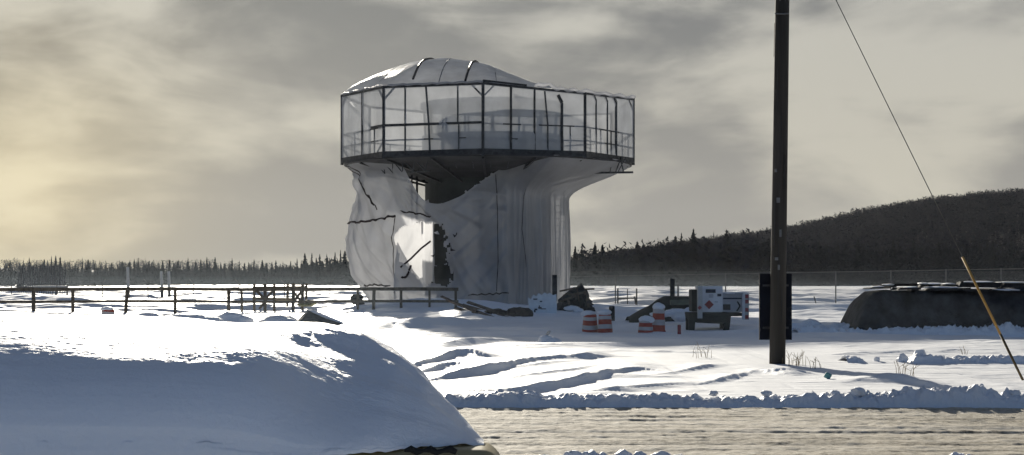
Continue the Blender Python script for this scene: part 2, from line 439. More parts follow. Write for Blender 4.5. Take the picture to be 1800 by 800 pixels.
# ------------------------------------------------------------------ trees
rng = np.random.default_rng(5)
def spruce_arrays(h, w, layers, per, seed, lean=0):
    """trunk plus whorls of drooping, ragged branch blades"""
    r = np.random.default_rng(seed); v = []; f = []
    def tri(a, b, c): o = len(v); v.extend([a, b, c]); f.append((o, o+1, o+2))
    for k in range(4):
        a0 = k*math.pi/2; a1 = a0+math.pi/2
        tri((.02*h*math.cos(a0), .02*h*math.sin(a0), 0), (.02*h*math.cos(a1), .02*h*math.sin(a1), 0), (lean, 0, h))
    for L in range(layers):
        t = (L+.3*r.random())/layers
        z = h*(.08+.90*t); rad = w*(1-t)**.85*(.75+.5*r.random())+.03*w
        if r.random() < .07: continue
        for k in range(per):
            a = r.random()*6.283; q = rad*(.55+.6*r.random())
            dz = -q*(.25+.35*r.random()); wd = q*.34+.06*w
            cx = lean*t
            p = (cx+q*math.cos(a), q*math.sin(a), z+dz)
            s1 = (cx+wd*math.cos(a+1.57)+.1*q*math.cos(a), wd*math.sin(a+1.57)+.1*q*math.sin(a), z+dz*.2+.02*h)
            s2 = (cx+wd*math.cos(a-1.57)+.1*q*math.cos(a), wd*math.sin(a-1.57)+.1*q*math.sin(a), z+dz*.2+.02*h)
            tri(s1, p, s2)
            tri((cx, 0, z+.045*h), p, (cx+.4*wd*math.cos(a+1.57), .4*wd*math.sin(a+1.57), z-.04*h))
    return np.array(v), np.array(f)
def broad_arrays(h, w, n, seed):
    """bare broadleaf tree: trunk, limbs and a haze of twigs in clumps"""
    r = np.random.default_rng(seed); v = []; f = []
    def tri(a, b, c): o = len(v); v.extend([a, b, c]); f.append((o, o+1, o+2))
    tri((-.02*h, 0, 0), (.02*h, 0, 0), (0, 0, .7*h)); tri((0, -.02*h, 0), (0, .02*h, 0), (0, 0, .7*h))
    cl = [(r.normal(0, .22)*w, r.normal(0, .22)*w, h*(.45+.4*r.random()), w*(.28+.22*r.random())) for _ in range(6)]
    for k in range(n):
        c = cl[k % 6]; p = np.array([c[0], c[1], c[2]])+r.normal(0, .55, 3)*c[3]
        p[2] = min(p[2], h); s = w*(.10+.10*r.random())
        d = r.normal(0, 1, 3); d[2] = abs(d[2]); d /= np.linalg.norm(d); e = r.normal(0, 1, 3); e /= np.linalg.norm(e)
        tri(tuple(p-d*s), tuple(p+d*s), tuple(p+e*s*.6))
    for c in cl: tri((0, 0, .25*h), (.03*w, 0, .3*h), (c[0], c[1], c[2]))
    return np.array(v), np.array(f)
SPR = [spruce_arrays(1, w, L, p, s, ln) for w, L, p, s, ln in ((.17, 26, 6, 1, 0), (.13, 24, 6, 2, .01), (.20, 22, 7, 3, 0), (.11, 28, 5, 4, -.01), (.24, 20, 7, 5, 0), (.15, 22, 6, 6, .02))]
BRD = [broad_arrays(1, .42, 130, s) for s in (11, 12, 13, 14)]
SPR_LO = [spruce_arrays(1, w, 11, 4, s) for w, s in ((.2, 21), (.16, 22), (.25, 23), (.2, 24))]
BRD_LO = [broad_arrays(1, .5, 44, s) for s in (31, 32, 33, 34)]

def mass(name, lst, m, label):
    """many trees as one mesh: lst of (arrays, x, y, z, height, widen, rot)"""
    V = []; Fc = []; o = 0
    for (v, f), x, y, z, h, w, a in lst:
        c, s = math.cos(a), math.sin(a)
        q = np.stack([(v[:, 0]*c-v[:, 1]*s)*h*w+x, (v[:, 0]*s+v[:, 1]*c)*h*w+y, v[:, 2]*h+z], -1)
        V.append(q); Fc.append(f+o); o += len(v)
    ob = np_mesh(name, np.concatenate(V), np.concatenate(Fc), m, smooth=False)
    return tag(ob, label, kind='stuff')

def top_left(px):   # skyline of the left tree line in the photo
    return float(np.interp(px, [-80, 0, 60, 110, 150, 230, 300, 360, 430, 480, 530, 570, 610, 680, 760], [470, 466, 462, 462, 466, 463, 462, 466, 466, 465, 460, 452, 447, 455, 462]))
def top_right(px):
    return float(np.interp(px, [900, 1000, 1060, 1120, 1180, 1215, 1260, 1320, 1380, 1450, 1550, 1700, 1850, 2000], [438, 436, 432, 428, 422, 412, 414, 412, 420, 424, 428, 430, 430, 432]))
lst = []
for k in range(1700):
    px = rng.uniform(-90, 770); d = rng.uniform(425, 500)
    h = (PZ(top_left(px), d)-0)*rng.uniform(.74, 1.0)
    lst.append((SPR_LO[k % 4] if k % 7 else BRD_LO[k % 4], PX(px, d), d, -.4, h, rng.uniform(.9, 1.5), rng.uniform(0, 6)))
mass('spruce_forest', lst, M['spruce'], 'hazy mass of dark conifers behind the left tree line')
lst = []
for k in range(1500):
    px = rng.uniform(880, 2050); d = rng.uniform(425, 520)
    h = PZ(top_right(px), d)*rng.uniform(.55, .95)
    x = PX(px, d)
    z = max(-.3, float(hill_z(np.array([x]), np.array([d]))[0]) if d > 470 else -9)
    lst.append((SPR_LO[k % 4] if k % 3 else BRD_LO[k % 4], x, d, z-.2, h, rng.uniform(.9, 1.6), rng.uniform(0, 6)))
mass('mixed_forest', lst, M['spruce'], 'dark mass of mixed woodland at the foot of the hill')
lst = []
for k in range(11000):
    d = 480+(HD+30-480)*rng.random()**.6; px = rng.uniform(900, 2150)
    x = PX(px, d); h = rng.uniform(5.5, 8.5) if k % 60 else rng.uniform(8.5, 9.5)
    lst.append((SPR_LO[k % 4] if k % 5 < 2 else BRD_LO[k % 4], x, d, float(hill_z(np.array([x]), np.array([d]))[0])-.5, h, rng.uniform(1.0, 1.6), rng.uniform(0, 6)))
mass('hill_woodland', lst, M['wood_far'], 'dense bare woodland covering the hill')
lst = []
for k in range(700):
    d = rng.uniform(900, 1060); x = rng.uniform(-560, -90)
    lst.append((BRD_LO[k % 4] if k % 2 else SPR_LO[k % 4], x, d, float(far_z(np.array([x]), np.array([d]))[0])-.5, rng.uniform(4, 7), 1.5, rng.uniform(0, 6)))
mass('far_woodland', lst, M['wood_far'], 'pale woodland on the far hill behind the left tree line')

def proto(arr, name, m):
    me = D.meshes.new(name); me.from_pydata([tuple(p) for p in arr[0]], [], [tuple(int(i) for i in t) for t in arr[1]])
    me.materials.append(m); me.update(); return me
SP_ME = [proto(a, 'spruce_tree', M['spruce']) for a in SPR]
BR_ME = [proto(a, 'bare_tree', M['wood_far']) for a in BRD]
def plant(me, name, px, py, d, label, cat, group, w=1.0):
    x = PX(px, d); z = gz(x, d)-.15
    o = D.objects.new(name, me); COL.objects.link(o)
    h = PZ(py, d)-z
    o.location = (x, d, z); o.scale = (h*w, h*w, h); o.rotation_euler = (0, 0, rng.uniform(0, 6))
    return tag(o, label, cat, group)
spk = [(18,458),(52,452),(78,455),(90,449),(98,448),(106,449),(122,462),(145,452),(155,455),(176,457),(196,461),(216,456),(236,454),(243,455),(262,458),(270,456),(286,457),(297,454),(313,458),(331,452),(353,455),(364,451),(378,451),(395,460),(408,453),(421,457),(437,460),(446,455),(461,456),(470,459),(485,457),(497,459),(511,458),(522,453),(536,444),(549,441),(562,446),(574,445),(589,442),(599,438),(606,440),(7,464),(36,463),(64,462),(132,464),(166,463),(186,464),(206,462),(228,460),(254,461),(305,461),(343,460),(388,460),(430,460),(478,460),(530,456),(556,452),(580,452)]
for i, (px, py) in enumerate(spk):
    plant(SP_ME[i % 6], 'spruce_tree', px, py, 408+rng.uniform(0, 16), 'dark spruce in the hazy tree line left of the wrapped tower', 'tree', 'spruces in the left tree line', rng.uniform(.8, 1.5))
spk = [(1011,431),(1022,427),(1046,424),(1058,425),(1120,423),(1158,422),(1187,413),(1199,408),(1219,401),(1243,413),(1277,402),(1330,412),(1352,416),(1410,418),(1440,422),(1475,426),(1508,418),(1540,424),(1570,420),(1606,417),(1650,424),(1700,426),(1745,420),(1780,425)]
for i, (px, py) in enumerate(spk):
    plant(SP_ME[(i*5+2) % 6], 'spruce_tree', px, py, 410+rng.uniform(0, 14), 'dark spruce standing up from the woodland right of the wrapped tower', 'tree', 'spruces in the right woodland', rng.uniform(1.1, 1.7))
for i, (px, py) in enumerate([(1075,427),(1092,426),(1135,424),(1170,418),(1256,406),(1291,404),(1310,409),(1145,424),(1230,412),(1370,416),(1030,431)]):
    plant(BR_ME[i % 4], 'bare_tree', px, py, 410+rng.uniform(0, 14), 'bare rounded tree standing among the spruces right of the wrapped tower', 'tree', 'bare trees in the right woodland', rng.uniform(1.0, 1.4))
# ------------------------------------------------------------------ the wrapped control tower
TX, TY = PX(858, 103), 103.0
RO = 9.25; ZD = 9.3; ZT = 13.25
tower = thing('control_tower', 'round concrete control tower wrapped in torn translucent plastic sheeting on scaffolding', 'tower', (TX, TY, 0))
def C(phi, r, z):
    a = R(phi); return Vector((TX+r*math.sin(a), TY-r*math.cos(a), z))
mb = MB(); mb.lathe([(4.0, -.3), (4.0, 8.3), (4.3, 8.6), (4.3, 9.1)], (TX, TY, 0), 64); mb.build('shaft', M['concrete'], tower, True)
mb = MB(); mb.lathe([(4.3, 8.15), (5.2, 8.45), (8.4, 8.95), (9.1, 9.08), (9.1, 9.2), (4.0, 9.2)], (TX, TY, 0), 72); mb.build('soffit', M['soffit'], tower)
PH = [-79, -41, -1, 39, 79, 119, 159, 199, 239]
ZTV = [13.35, 13.3, 13.25, 12.9, 13.15, 12.9, 13.1, 13.3, 13.35]
mb = MB()
for i in range(9): mb.bar(C(PH[i], RO-.02, ZD+.02), C(PH[(i+1) % 9], RO-.02, ZD+.02), .22, .34)
mb.build('deck_edge', M['steel'], tower)
mb = MB(); mb.lathe([(4.3, 9.24), (8.6, 9.24), (8.6, 9.34), (4.3, 9.34)], (TX, TY, 0), 9, R(-79), R(281)); mb.build('deck', M['timber'], tower)
# the round cab inside the sheeting
mb = MB(); mb.lathe([(4.5, 9.36), (4.5, 10.95), (4.3, 10.95)], (TX+.3, TY, 0), 48); mb.build('cab_wall', M['cabwall'], tower, True)
mb = MB(); mb.lathe([(4.2, 10.95), (4.3, 12.75)], (TX+.3, TY, 0), 16); mb.build('cab_glazing', M['cab_clear'], tower)
mb = MB(); mb.lathe([(0, 13.1), (4.6, 13.0), (4.6, 12.75), (0, 12.7)], (TX+.3, TY, 0), 32); mb.build('cab_roof', M['grey_paint'], tower)
for k in range(16):
    a = k*22.5
    mb = MB(); mb.bar(C(a, 4.27, 10.95)+Vector((.3, 0, 0)), C(a, 4.37, 12.75)+Vector((.3, 0, 0)), .12); mb.build('mullion', M['cabwall'], tower)
# scaffold frame
def L(i, t, z, r=RO):   # a point on face i, fraction t
    a = C(PH[i], r, z); b = C(PH[(i+1) % 9], r, z); return a.lerp(b, t)
def topz(i, t): return ZTV[i]*(1-t)+ZTV[(i+1) % 9]*t
def one(name, m, w, *segs):
    q = MB()
    for a, b in segs: q.bar(a, b, w)
    return q.build(name, m, tower)
for i in range(9):
    one('corner_post', M['steel'], .17, (C(PH[i], RO, ZD-.25), C(PH[i], RO, ZTV[i]+.06)))
    j = (i+1) % 9
    one('top_beam', M['steel'], .15 if i in (1, 0) else .13, (C(PH[i], RO, ZTV[i]), C(PH[j], RO, ZTV[j])))
    if i in (0, 1, 2, 3, 8):
        for t, dz in ((0, 1), (1, -1)):
            s = 1 if t == 0 else -1
            if (i, t) in ((1, 1), (0, 1), (0, 0), (3, 1), (2, 0), (1, 0)):
                one('corner_brace', M['steel'], .09, (L(i, t+s*.11, topz(i, t)-.05), L(i, t, topz(i, t)-.75)))
                if (i, t) in ((0, 1), (0, 0), (2, 0)):
                    one('corner_brace', M['steel_light'], .07, (L(i, t+s*.16, ZD+.15), L(i, t, ZD+.85)))
one('mid_post', M['steel'], .13, (L(0, .5, ZD), L(0, .5, topz(0, .5))))
one('mid_post', M['steel_light'], .10, (L(1, .22, ZD+.1), L(1, .22, topz(1, .2))))
one('mid_post', M['steel_light'], .11, (L(1, .47, ZD+.1), L(1, .46, 11.0)), (L(1, .46, 11.0), L(1, .43, topz(1, .4))))
one('mid_post', M['steel_light'], .09, (L(1, .75, 11.0), L(1, .75, topz(1, .75))))
one('mid_post', M['steel_light'], .09, (L(1, .76, ZD+.1), L(1, .76, 10.95)))
one('mid_beam', M['steel'], .14, (L(0, .72, 11.03), L(0, 1, 11.03)), (L(1, 0, 11.03), L(1, 1, 11.0)))
one('mid_post', M['steel'], .14, (L(2, .27, ZD+.1), L(2, .27, topz(2, .25))))
one('mid_post', M['steel'], .12, (L(2, .5, ZD+.1), L(2, .5, topz(2, .5)-.05)))
one('mid_post', M['steel_light'], .10, (L(2, .63, ZD+.1), L(2, .63, 11)), (L(2, .63, 11), L(2, .60, topz(2, .6)-.1)))
one('mid_post', M['steel'], .16, (L(2, .77, ZD-.3), L(2, .77, 12.3)), (L(2, .77, 12.3), L(2, .73, 12.75)))
for t in (.22, .45, .63):
    one('mid_post', M['steel_light'], .10 if t < .6 else .15, (L(3, t, ZD), L(3, t, topz(3, t)-.35)), (L(3, t, topz(3, t)-.35), L(3, t-.05, topz(3, t)-.05)))
one('top_beam', M['steel'], .17, (L(2, 0, 13.38), L(2, .42, 13.2)))
for i, z in ((0, 10.95), (0, 10.2), (1, 10.15), (2, 10.95), (2, 10.1), (3, 10.95), (3, 10.15), (4, 10.95), (4, 10.15), (7, 10.95), (7, 10.15), (8, 10.95), (8, 10.15), (6, 10.95), (5, 10.95)):
    one('guard_rail', M['steel_light'], .075, (L(i, 0, z, RO-.08), L(i, 1, z, RO-.08)))
for i, ts in ((0, (.28, .76)), (2, (.1, .4, .86)), (3, (.12, .33, .55, .78, .9)), (8, (.3, .7)), (7, (.25, .5, .75)), (4, (.3, .65))):
    for t in ts: one('baluster', M['steel_light'], .075, (L(i, t, ZD+.1, RO-.08), L(i, t, 10.95, RO-.08)))
for z in (9.75, 9.95, 10.4):
    one('guard_rail', M['steel_light'], .05, (L(3, .0, z, RO-.1), L(3, .14, z, RO-.1)))
# clear sheets stretched over each face of the frame
for i in range(9):
    nx, nz = 22, 14; pts = []
    for b in range(nz):
        for a in range(nx):
            t = a/(nx-1); q = b/(nz-1)
            z = ZD+.05+(topz(i, t)-ZD)*q
            p = L(i, t, z, RO+.06)
            e = math.sin(math.pi*t)*math.sin(math.pi*q)
            sag = (.40*float(fbm(t*6+i*7+q*.8, q*1.1, 200+i, 3))-.12)*e
            ph = R((PH[i]+PH[(i+1) % 9])/2 if i < 8 else (PH[8]+281)/2)
            p += Vector((math.sin(ph), -math.cos(ph), 0))*sag
            if b == nz-1: p.z += .03+.05*float(fbm(t*9, i, 222, 2))
            pts.append(p)
    mb = MB(); mb.quad_grid(pts, nx, nz); mb.build('sheet_panel', M['sheet_wall'], tower, True)
# the tented roof sheet: a high dome over the left part, slack and low on the right
def roof_z(x, y):
    a = math.degrees(math.atan2(x, -y)); r = math.hypot(x, y)
    an = (a+79) % 360; i = int(an//40) % 9; t = (an-40*(an//40))/40
    zt = topz(i, t)
    edge = RO*math.cos(R(20))/math.cos(R(an-40*(an//40)-20))
    e = max(0, 1-(r/(edge+.02)))
    hx = float(smooth_table([-9.3, -8.7, -7.2, -5.75, -4.3, -3.2, -2.1, -.3, 1.5, 3.15, 4.4, 9], [.1, .62, 1.3, 1.85, 2.25, 2.38, 2.38, 2.1, 1.55, .9, .15, 0], x, .5))
    yh = math.sqrt(max(.2, edge*edge-x*x))
    dome = hx*max(0, 1-(abs(y)/yh)**2.4)
    right = float(ss(1.8, 4.5, x))
    slack = right*(.18*float(fbm(x*.9, y*.9, 240, 3))+.22*math.exp(-((x-3.6)/.8)**2-((y+5.8)/2.5)**2))*min(1, e*5)
    rib = 0
    return zt+.04+dome+slack+rib+.05*float(fbm(x*1.1, y*1.1, 250, 4))*min(1, e*5)
nx = 110; nr = 26; v = []; 
for b in range(nr):
    for a in range(nx):
        an = R(a*360/(nx)-79); rel = (math.degrees(an)+79) % 40
        rr = (RO+.08)*math.cos(R(20))/math.cos(R(rel-20))*(b/(nr-1))
        x = rr*math.sin(an); y = -rr*math.cos(an)
        v.append((TX+x, TY+y, roof_z(x*.999, y*.999)))
f = [(b*nx+a, b*nx+(a+1) % nx, (b+1)*nx+(a+1) % nx, (b+1)*nx+a) for b in range(nr-1) for a in range(nx)]
roof = np_mesh('roof_sheet', v, f, M['sheet_roof'], tower)
def rib(p0, p1, w=.11, m='steel', dz=.05):
    pts = []
    for k in range(9):
        t = k/8; x = p0[0]*(1-t)+p1[0]*t; y = p0[1]*(1-t)+p1[1]*t
        pts.append((TX+x, TY+y, roof_z(x, y)+dz))
    q = MB(); q.tube(pts, w/2, 6); return q.build('roof_rib', M[m], roof)
def oc(phi, r): return (r*math.sin(R(phi)), -r*math.cos(R(phi)))
rib(oc(-31, 8.4), (-3.4, -1.0), .13); rib(oc(-8, 8.6), (-.6, -1.0), .15); rib(oc(-19, 8.5), (-2.2, -2.5), .05, 'galv', 0)
rib(oc(-52, 8.2), (-5.2, -1.0), .045, 'galv', -.01); rib(oc(4, 8.6), (.3, -1), .045, 'galv', -.01)
# wind-blown slack hem along the right part of the roof edge
mb = MB()
hem = [L(2, .5+.5*k/14, topz(2, .5+.5*k/14)+.10+.22*math.exp(-((k-3)/2.2)**2)+.07*math.sin(k*1.9), RO+.05) for k in range(15)]
hem += [L(3, k/16, topz(3, k/16)+.10+.06*math.sin(k*1.3), RO+.05) for k in range(1, 17)]
mb.tube(hem, [.07+.06*abs(math.sin(k*.8)) for k in range(len(hem))], 7); mb.build('sheet_hem', M['sheet'], roof, True)
mb = MB(); hem = [L(0, k/14, topz(0, k/14)+.10+.03*math.sin(k*1.7), RO+.04) for k in range(15)]+[L(1, k/20, topz(1, k/20)+.09+.03*math.sin(k*2.1), RO+.04) for k in range(1, 21)]
mb.tube(hem, [.05+.03*abs(math.sin(k*.9)) for k in range(len(hem))], 6); mb.build('sheet_hem', M['sheet'], roof, True)

# brackets under the deck
for p in PH+[-60, -21, 19, 59]:
    q = MB(); q.bar(C(p, 4.3, 7.9), C(p, 8.9, 9.0), .12); q.bar(C(p, 6.3, 8.45), C(p, 6.3, 9.0), .08); q.bar(C(p, 7.6, 8.7), C(p, 6.3, 9.0), .06)
    q.build('bracket', M['steel'], tower)
mb = MB()
for k in range(9):     # zig-zag lacing between the brackets on the open left side
    a = -84+k*6.5; b = a+6.5
    mb.bar(C(a, 8.0, 9.05), C((a+b)/2, 7.6, 8.35), .06); mb.bar(C((a+b)/2, 7.6, 8.35), C(b, 8.0, 9.05), .06)
mb.bar(C(-86, 7.6, 8.35), C(-58, 7.6, 8.35), .07); mb.bar(C(-58, 7.6, 8.35), C(-26, 7.6, 8.35), .07)
mb.build('lacing', M['steel_light'], tower)
for a in range(-62, 30, 8):
    q = MB(); q.bar(C(a, 8.0, 9.05), C(a, 7.2, 8.5), .05); q.build('strut', M['steel_light'], tower)
# thin uprights left of the shaft
for px, w in ((724, .10), (733, .13)):
    q = MB(); q.bar(P(px, 392, 101), P(px, 288, 101), w); q.build('scaffold_pole', M['steel'], tower)
# work platform on the right
mb = MB(); mb.bar(P(1036, 304, 99), P(1113, 303, 99), .18, .12); mb.build('platform', M['steel'], tower)
for a, b, w in ((1082, 1092, .07), (1096, 1090, .07), (1072, 1078, .05), (1086, 1100, .05)):
    q = MB(); q.bar(P(a, 303, 99), P(b, 276, 99), w); q.build('strut', M['steel'], tower)
# ladder scaffold behind the right hand sheet
lad = MB()
for px in (977, 993): lad.bar(P(px, 505, 101.5), P(px-2, 335, 101.5), .09)
for k in range(14): y = 350+k*11.5; lad.bar(P(977, y, 101.5), P(993, y, 101.5), .06)
lad.build('ladder', M['steel'], tower)

# ---- the hanging sheets
def rmid(phi):
    return float(smooth_table([-190, -130, -100, -84, -60, -44, -30, -15, 0, 20, 60, 90, 140, 180], [7.6, 7.9, 8.3, 8.35, 8.1, 7.8, 7.2, 6.3, 5.6, 5.25, 5.15, 5.12, 5.1, 5], phi, 5))
def ztop(phi):
    return float(smooth_table([-220, -168, -158, -132, -122, -104, -100, -46, -42, -38, -34, -30, -24, -14, -5, 5, 15, 20, 200], [8.4, 8.4, 6.0, 6.0, 8.7, 9.1, 9.2, 9.2, 9.0, 8.0, 7.0, 6.5, 6.4, 6.9, 7.7, 8.35, 8.95, 9.2, 9.2], phi, 2))
HOLE = [(-35.0,4.55),(-31,5.15),(-25,5.3),(-19,5.35),(-17,5.0),(-16,4.3),(-14.5,3.6),(-16,2.9),(-13.5,2.2),(-14.5,1.6),(-22,1.5),(-26,2.1),(-29,2.6),(-33.5,3.0)]
def inside(p, poly):
    x, y = p; c = False
    for k in range(len(poly)):
        x1, y1 = poly[k]; x2, y2 = poly[k-1]
        if (y1 > y) != (y2 > y) and x < (x2-x1)*(y-y1)/(y2-y1)+x1: c = not c
    return c
def rsheet(phi, z, zt):
    r = rmid(phi)
    wr = float(ss(10, 26, phi)); wl = float(1-ss(-60, -44, phi))*float(ss(-108, -100, phi))
    up = float(ss(6.7, 9.25, z))
    r += wr*(9.1-r)*up**1.5
    if wl:
        r += wl*((9.0-r)*float(ss(8.5, 9.2, z))+.55*math.exp(-((z-4.2)/2.0)**2)-.95*float(1-ss(.3, 2.6, z)))
    # folds
    k = .40*float(fbm(phi/12, z*.10+phi*.02, 300, 2))
    dg = float(1-ss(-44, -20, phi))
    k += dg*.26*float(fbm((phi+z*7)/7, z*.1, 320, 3))+dg*float(ss(-70,-50,phi))*.35*math.exp(-((phi+47-1.5*math.sin(z))/3.2)**2)*float(1-ss(5.8,7.5,z))
    tension = float(ss(-42, -34, phi))*float(1-ss(8, 16, phi))
    k += tension*.30*float(fbm((phi-z*9)/9, z*.08, 330, 2))
    k += (float(ss(10, 30, phi)))*.16*float(fbm(phi/5+z*.1, z*.06, 340, 3))
    # taut folds: pleats down the right side, a fan from the tied-up corner, a fan from the deck corner
    pr = float(ss(4, 22, phi))
    if pr: k += pr*(.10*(.5-abs(2.6*float(fbm(phi/5.5+z*.06, z*.035+3, 371, 2))))+.05*(.5-abs(2.6*float(fbm(phi/2.4-z*.08, z*.05, 372, 2)))))*float(1-.4*ss(6, 8, z))
    if tension:
        c = math.atan2(7.6-z, (phi+43)*.12+.02); k += tension*.16*(.5-abs(2.6*float(fbm(c*5.5, math.hypot(7.6-z, (phi+43)*.12)*.16, 373, 2))))
    wl2 = float(1-ss(-50, -42, phi))*float(ss(-100, -94, phi))
    if wl2:
        c = math.atan2(9.6-z, (phi+97)*.14+.05); k += wl2*.20*(.5-abs(2.6*float(fbm(c*6.5, math.hypot(9.6-z, (phi+97)*.14)*.10, 374, 2))))
    return r+k*min(1, max(.15, (zt-z)*1.5))*.95
def hang(a0, a1, na, nz, zb, name, hole=None):
    pts = []; par = []
    for j in range(nz):
        for i in range(na):
            phi = a0+(a1-a0)*i/(na-1); zt = ztop(phi)
            b = zb(phi); z = b+(zt-b)*j/(nz-1)
            par.append((phi, z)); pts.append(C(phi, rsheet(phi, z, zt), z))
    def keep(i, j):
        if not hole: return True
        p, z = par[j*na+i]
        p = (p+46)*24/29-35.5; rg = float(ss(-30, -20, p)); n = (.3+2.6*rg)*float(fbm(p*.9, z*3.2, 350, 3)); m = (.04+.28*rg)*float(fbm(p*.8, z*2.5, 360, 3))
        return not inside((p+n, z+m), hole)
    mb = MB(); mb.quad_grid(pts, na, nz, keep); return mb.build(name, M['sheet'], tower, True)
zb0 = lambda p: .55+.25*float(fbm(p/5, 0, 370, 3)) if p < -60 else .15+.2*float(fbm(p/5, 0, 370, 3))
front = hang(-100, 168, 380, 120, zb0, 'hanging_sheet', HOLE)
back = hang(-190, -100, 70, 40, lambda p: .2, 'hanging_sheet')
def seam(pp, w=.05):
    q = MB(); pts = []
    for (a, za), (b, zb_) in zip(pp[:-1], pp[1:]):
        for k in range(6):
            t = k/6; p = a*(1-t)+b*t; z = za*(1-t)+zb_*t+.05*math.sin(p*1.3)
            pts.append(C(p, rsheet(p, z, ztop(p))+.05, z))
    q.tube(pts, [w*(.6+.6*abs(math.sin(k*1.7))) for k in range(len(pts))], 5); return q.build('seam_rope', M['rope'], front)
seam([(-88, 5.5), (-66, 5.45), (-49, 5.6), (-43, 5.8)], .07)
seam([(-42, 6.0), (-34, 5.85), (-27, 5.6)], .05)
seam([(-42, 2.0), (-38, 2.2), (-35.5, 2.9)], .07)
seam([(-78, 1.5), (-66, 1.6), (-50, 1.5)], .05)
seam([(-86, 8.9), (-74, 8.0), (-62, 7.0), (-54, 6.0)], .035)
seam([(-80, 8.9), (-66, 7.4), (-56, 6.2)], .04)
seam([(-10, 1.0), (4, 1.05), (16, 1.15)], .04)
seam([(5.5, 8.2), (6.5, 6), (7, 3), (6, .8)], .022)
seam([(-44, 5.8), (-46, 4.2), (-45, 2.0), (-46, .9)], .025)
seam([(24, 7.4), (23, 5), (27, 2.2)], .015)
q = MB(); q.tube([P(704, 470, 97.4), P(722, 455, 97.3), P(740, 437, 97.3), P(757, 424, 97.4)], .06, 5); q.build('seam_rope', M['rope'], back)
# tattered fringe along the swagged upper edge
for k in range(16):
    p = -41+k*3.6+random.uniform(-1, 1); zt_ = ztop(p); q = MB(); w_ = random.uniform(.8, 2.2); h_ = random.uniform(-.12, .22)
    a = C(p, rsheet(p, zt_-.1, zt_)+.02, zt_-.08); b = C(p+w_, rsheet(p+w_, ztop(p+w_)-.1, ztop(p+w_))+.02, ztop(p+w_)-.08)
    c = a.lerp(b, random.uniform(.2, .9))+Vector((random.uniform(-.15, .15), random.uniform(-.2, 0), h_)); e_ = a.lerp(c, .5)+Vector((-.06, -.08, .03))
    q.v += [tuple(a), tuple(b), tuple(c), tuple(e_)]; q.f += [(0, 1, 2), (0, 2, 3)]; q.build('torn_flap', M['sheet'], front)
# loose inner layers that hang across the torn opening
def flap(corners, d0, d1, seed, name='torn_sheet'):
    a, b, c, e = corners; pts = []
    for j in range(14):
        for i in range(12):
            u = i/11; v_ = j/13
            px = (a[0]*(1-u)+b[0]*u)*(1-v_)+(e[0]*(1-u)+c[0]*u)*v_; py = (a[1]*(1-u)+b[1]*u)*(1-v_)+(e[1]*(1-u)+c[1]*u)*v_
            p = P(px, py, d0+(d1-d0)*u+.25*float(fbm(u*3+v_*1.5, v_*.7, seed, 2))); pts.append(p+Vector((.06*float(fbm(v_*5, u, seed+1, 2)), 0, 0)))
    mb = MB(); mb.quad_grid(pts, 12, 14); return mb.build(name, M['sheet'], back, True)
flap([(741, 390), (763, 388), (764, 500), (744, 506)], 98.4, 98.7, 601)
flap([(698, 425), (712, 452), (752, 512), (690, 512)], 97.3, 97.9, 611)
# frayed flaps at the torn edge
for k, (px, py) in enumerate([(768,408),(775,418),(797,436),(800,455),(793,480),(762,447),(764,470),(760,497),(798,412),(835,330),(842,322)]):
    q = MB(); a = P(px, py, 97.0-.6*(px > 790)); s = .16+.12*random.random()
    q.v += [tuple(a+Vector((random.uniform(-s, s), random.uniform(-.1, .1), random.uniform(-s, s)))) for _ in range(5)]
    q.f += [(0, 1, 2), (0, 2, 3), (0, 3, 4)]; q.build('torn_flap', M['rope'] if k % 3 else M['sheet'], front)
# ------------------------------------------------------------------ timber rail fence
FD = 91.0
fx0, fx1 = PX(-120, FD), PX(806, FD)
fence = thing('rail_fence', 'weathered two-rail timber fence running past the foot of the wrapped tower', 'fence', (0, FD, 0))
for py, t in ((508.5, .19), (530, .15)):
    q = MB()
    xs = np.linspace(fx0, fx1, 13)
    for a, b in zip(xs[:-1], xs[1:]):
        q.bar((a, FD-.12, PZ(py, FD)+.02*math.sin(a*2.1)), (b, FD-.12, PZ(py, FD)+.02*math.sin(b*2.1)), .06, t)
    q.build('rail', M['timber'], fence)
for px, w, tilt, top in ((-70,.16,0,507),(-10,.16,0,507),(59,.17,0,507),(128,.15,0,508),(222,.16,.06,507),(308,.15,0,507),(402,.17,0,509),(425,.13,-.02,507),(657,.17,.02,507),(705,.15,0,507),(801,.14,0,507),(629,.12,0,510),(755,.12,0,509)):
    x = PX(px, FD); q = MB()
    q.bar((x-tilt, FD, gz(x, FD)-.2), (x+tilt, FD, PZ(top, FD)), w); q.build('post', M['timber'], fence)

# ------------------------------------------------------------------ braced timber stand behind the fence
TD = 94.0
st = thing('timber_trestle', 'dark cross-braced timber stand in the snow behind the rail fence', 'trestle', P(492, 545, TD))
def tp(px, py, d=0): return P(px, py, TD+d)
for px, y0, y1, d, w in ((447,499,541,1.5,.14),(466,499,553,-1.2,.17),(482,499,547,0,.13),(505,499,533,1.8,.14),(515,498,549,-1.0,.18),(531,500,547,-.6,.17),(538,498,531,1.8,.13)):
    q = MB(); q.bar(tp(px, y1+6, d), tp(px+(1 if px > 500 else 0), y0, d), w); q.build('post', M['timber'], st)
for a, b, d, w in (((451,511),(466,527),-1.2,.14),((480,511),(466,526),-1.2,.14),((456,543),(468,527),-1.2,.12),((531,511),(516,531),-1.0,.15),((517,514),(531,533),-.8,.11)):
    q = MB(); q.bar(tp(*a, d), tp(*b, d-.1), w); q.build('brace', M['timber'], st)
for a, b, d, w in (((444,506),(541,505),-.4,.16),((444,525),(517,526),.3,.15)):
    q = MB(); q.bar(tp(*a, d), tp(*b, d), w); q.build('beam', M['timber'], st)
